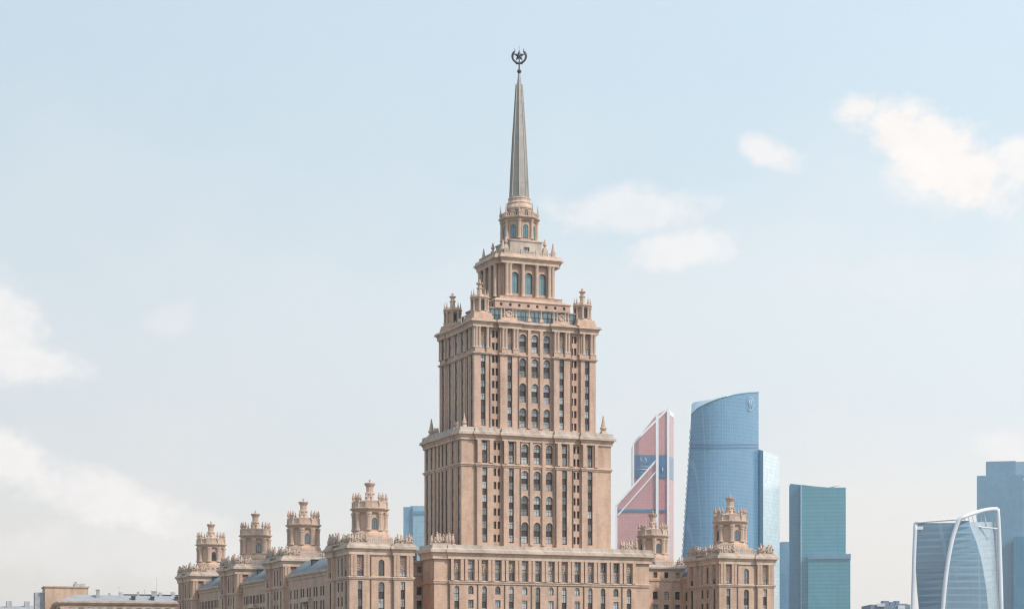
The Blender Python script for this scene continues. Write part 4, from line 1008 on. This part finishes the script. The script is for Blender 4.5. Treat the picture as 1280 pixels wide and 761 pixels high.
# low grey block on the skyline
D = 1500.0
t = thing('office_block', 'low grey blue building with rooftop machinery on the skyline', 'office block', (0, D, 0))
plain('grey_blue_wall', (.17, .22, .29), .7); plain('light_wall', (.55, .56, .58), .7)
b = MB(); far_box(b, 1088.5, 1138, 755, D, 40); b.build('body', 'grey_blue_wall', t)
b = MB(); far_box(b, 1096, 1106, 753.6, D, 1, 0, 757.5); b.build('white_panel', 'light_wall', t, (0, -1.2, 0)); b = MB(); far_box(b, 1122, 1131, 756, D, 1); b.build('white_panel', 'light_wall', t, (0, -1.2, 0))
for x0, x1, y in ((1105.5, 1113, 750), (1114, 1120, 751.5), (1121, 1126, 750), (1127, 1136, 753.6)):
    b = MB(); far_box(b, x0, x1, y, D, 10, 0, 755.2); b.build('roof_unit', 'grey_blue_wall', t, (0, 5, 0))

# ------------------------------------------------------------------ apartment block on the left
AD = 730.0
ax, az_ = pxw(75.5, 750.3, AD)
t = thing('apartment_block', 'tan apartment block with grey metal roof, dormers and antennas', 'apartment block', (ax, AD, 0), ALPHA * .75)
stone('block_wall', (.55, .38, .275), tiles=False, streak=.2); plain('roof_light_grey', (.30, .31, .32), .65, 0, .12, .3)
LW, DP = 62.0, 70.0
b = MB(); b.box(0, LW, 0, DP, 0, az_ - .8); b.build('wall', 'block_wall', t)
b = MB(); sweep(b, [(0, 0), (LW, 0), (LW, DP), (0, DP)], [(.02, az_ - 1.6), (.5, az_ - 1.3), (1.0, az_ - .6), (1.0, az_ - .1), (.2, az_)]); b.build('cornice', 'trim_stone', t)
b = MB(); b.add([(-.6, -.6, az_), (LW + .6, -.6, az_), (LW + .6, 15, az_), (-.6, 15, az_), (6, 6, az_ + 2.6), (LW, 6, az_ + 2.3), (LW, 10, az_ + 2.3), (6, 10, az_ + 2.6)],
      [(0, 1, 5, 4), (4, 5, 6, 7), (3, 0, 4, 7), (1, 2, 6, 5), (2, 3, 7, 6)])
b.add([(-.6, 15, az_), (12, 15, az_), (12, DP, az_), (-.6, DP, az_), (5, 15, az_ + 1.6), (8, 15, az_ + 1.6), (8, DP, az_ + 1.6), (5, DP, az_ + 1.6)], [(3, 0, 4, 7), (4, 5, 6, 7), (1, 2, 6, 5), (0, 1, 5, 4)])
b.build('roof', 'roof_light_grey', t)
wm = window_mb(1.8, 2.3, False).mesh('window', ['frame_grey', 'hotel_glass'])
for k in range(17):
    for j in range(3): link('window', wm, t, (4.0 + k * 3.5, -.06, az_ - 4.6 - j * 3.5))
for k in range(12): link('window', wm, t, (-.06, 4 + k * 5.0, az_ - 4.8), -math.pi / 2)
b = MB(); b.box(-4, 12, 22, 36, 0, az_ + 5.9); b.box(-4.4, 12.4, 21.6, 36.4, az_ + 5.9, az_ + 6.4); b.build('rear_block', 'block_wall', t)
b = MB(); b.box(-7.5, -3.2, 24, 32, 0, az_ + 4.0); b.build('stair_block', 'concrete_grey', t)
b = MB(); b.box(7, 11, 24, 30, az_ + 6.3, az_ + 7.5); b.box(7, 8, 24, 25, az_ + 7.5, az_ + 8.2); b.build('roof_plant', 'concrete_grey', t)
for x, y, w_, h in ((13.2, 2.5, 1.2, 4.2), (34, 6, 1.8, 4.0), (48, 7, 2.4, 3.6), (56, 4, 1.4, 3.2)):
    b = MB(); b.box(x, x + w_, y, y + 1.4, az_ + .2, az_ + h); b.box(x - .15, x + w_ + .15, y - .15, y + 1.55, az_ + h, az_ + h + .25); b.build('chimney', 'concrete_grey', t)
for x in (26, 33, 51, 42): b = MB(); b.box(x, x + 1.3, 1.0, 3.0, az_ + .6, az_ + 1.9); b.box(x - .2, x + 1.5, .8, 3.0, az_ + 1.9, az_ + 2.1); b.build('dormer', 'roof_dark', t)
for x, h in ((22, 6), (31.5, 5), (36, 9.5), (45, 7.5), (58.5, 5.5)):
    b = MB(); b.tube([(x, 8, az_ + 1.8), (x, 8, az_ + h)], .09, 4); b.tube([(x - .6, 8, az_ + h - .6), (x + .6, 8, az_ + h - .6)], .06, 4); b.build('antenna', 'concrete_grey', t)
b = MB(); b.box(24, 46, 9, 12, az_ + 2.3, az_ + 3.1); b.build('roof_walkway', 'roof_dark', t)
for k in range(7):
    x = 17 + k * 6.1 + random.uniform(-1.5, 1.5); b = MB(); w_ = random.uniform(.6, 1.6); b.box(x, x + w_, 6.5, 8, az_ + 2.0, az_ + random.uniform(3.0, 4.1)); b.build('roof_vent', 'concrete_grey', t)
t2 = thing('apartment_block', 'lower grey-roofed house sloping away beyond the tan apartment block', 'apartment block', (ax - 30, AD + 60, 0), ALPHA)
b = MB(); b.box(-30, 16, 0, 16, 0, az_ - 2.2); b.build('wall', 'block_wall', t2)
b = MB(); b.add([(-31, -1, az_ - 2.2), (17, -1, az_ - 2.2), (17, 17, az_ - 2.2), (-31, 17, az_ - 2.2), (-30, 8, az_ - .6), (16, 8, az_ + 1.2)], [(0, 1, 5, 4), (1, 2, 5), (2, 3, 4, 5), (3, 0, 4)]); b.build('roof', 'roof_light_grey', t2)
for x in (-4, 3, 9): b = MB(); b.box(x, x + 2, 5, 7, az_ - .5, az_ + 2.4); b.build('chimney', 'concrete_grey', t2)

# ------------------------------------------------------------------ summer haze in the air
hz = MB(); hz.box(-1500, 1900, -60, 2900, -1.0, 345)
hm = bpy.data.materials.new('haze'); hm.use_nodes = True; hn = hm.node_tree.nodes; hn.remove(hn['Principled BSDF'])
pv_ = hn.new('ShaderNodeVolumePrincipled'); pv_.inputs['Color'].default_value = (.93, .96, 1.0, 1); pv_.inputs['Density'].default_value = .00006; pv_.inputs['Anisotropy'].default_value = .2
hm.node_tree.links.new(pv_.outputs[0], hn['Material Output'].inputs['Volume']); MATS['haze'] = hm
ho = hz.build('haze', 'haze'); ho['kind'] = 'stuff'
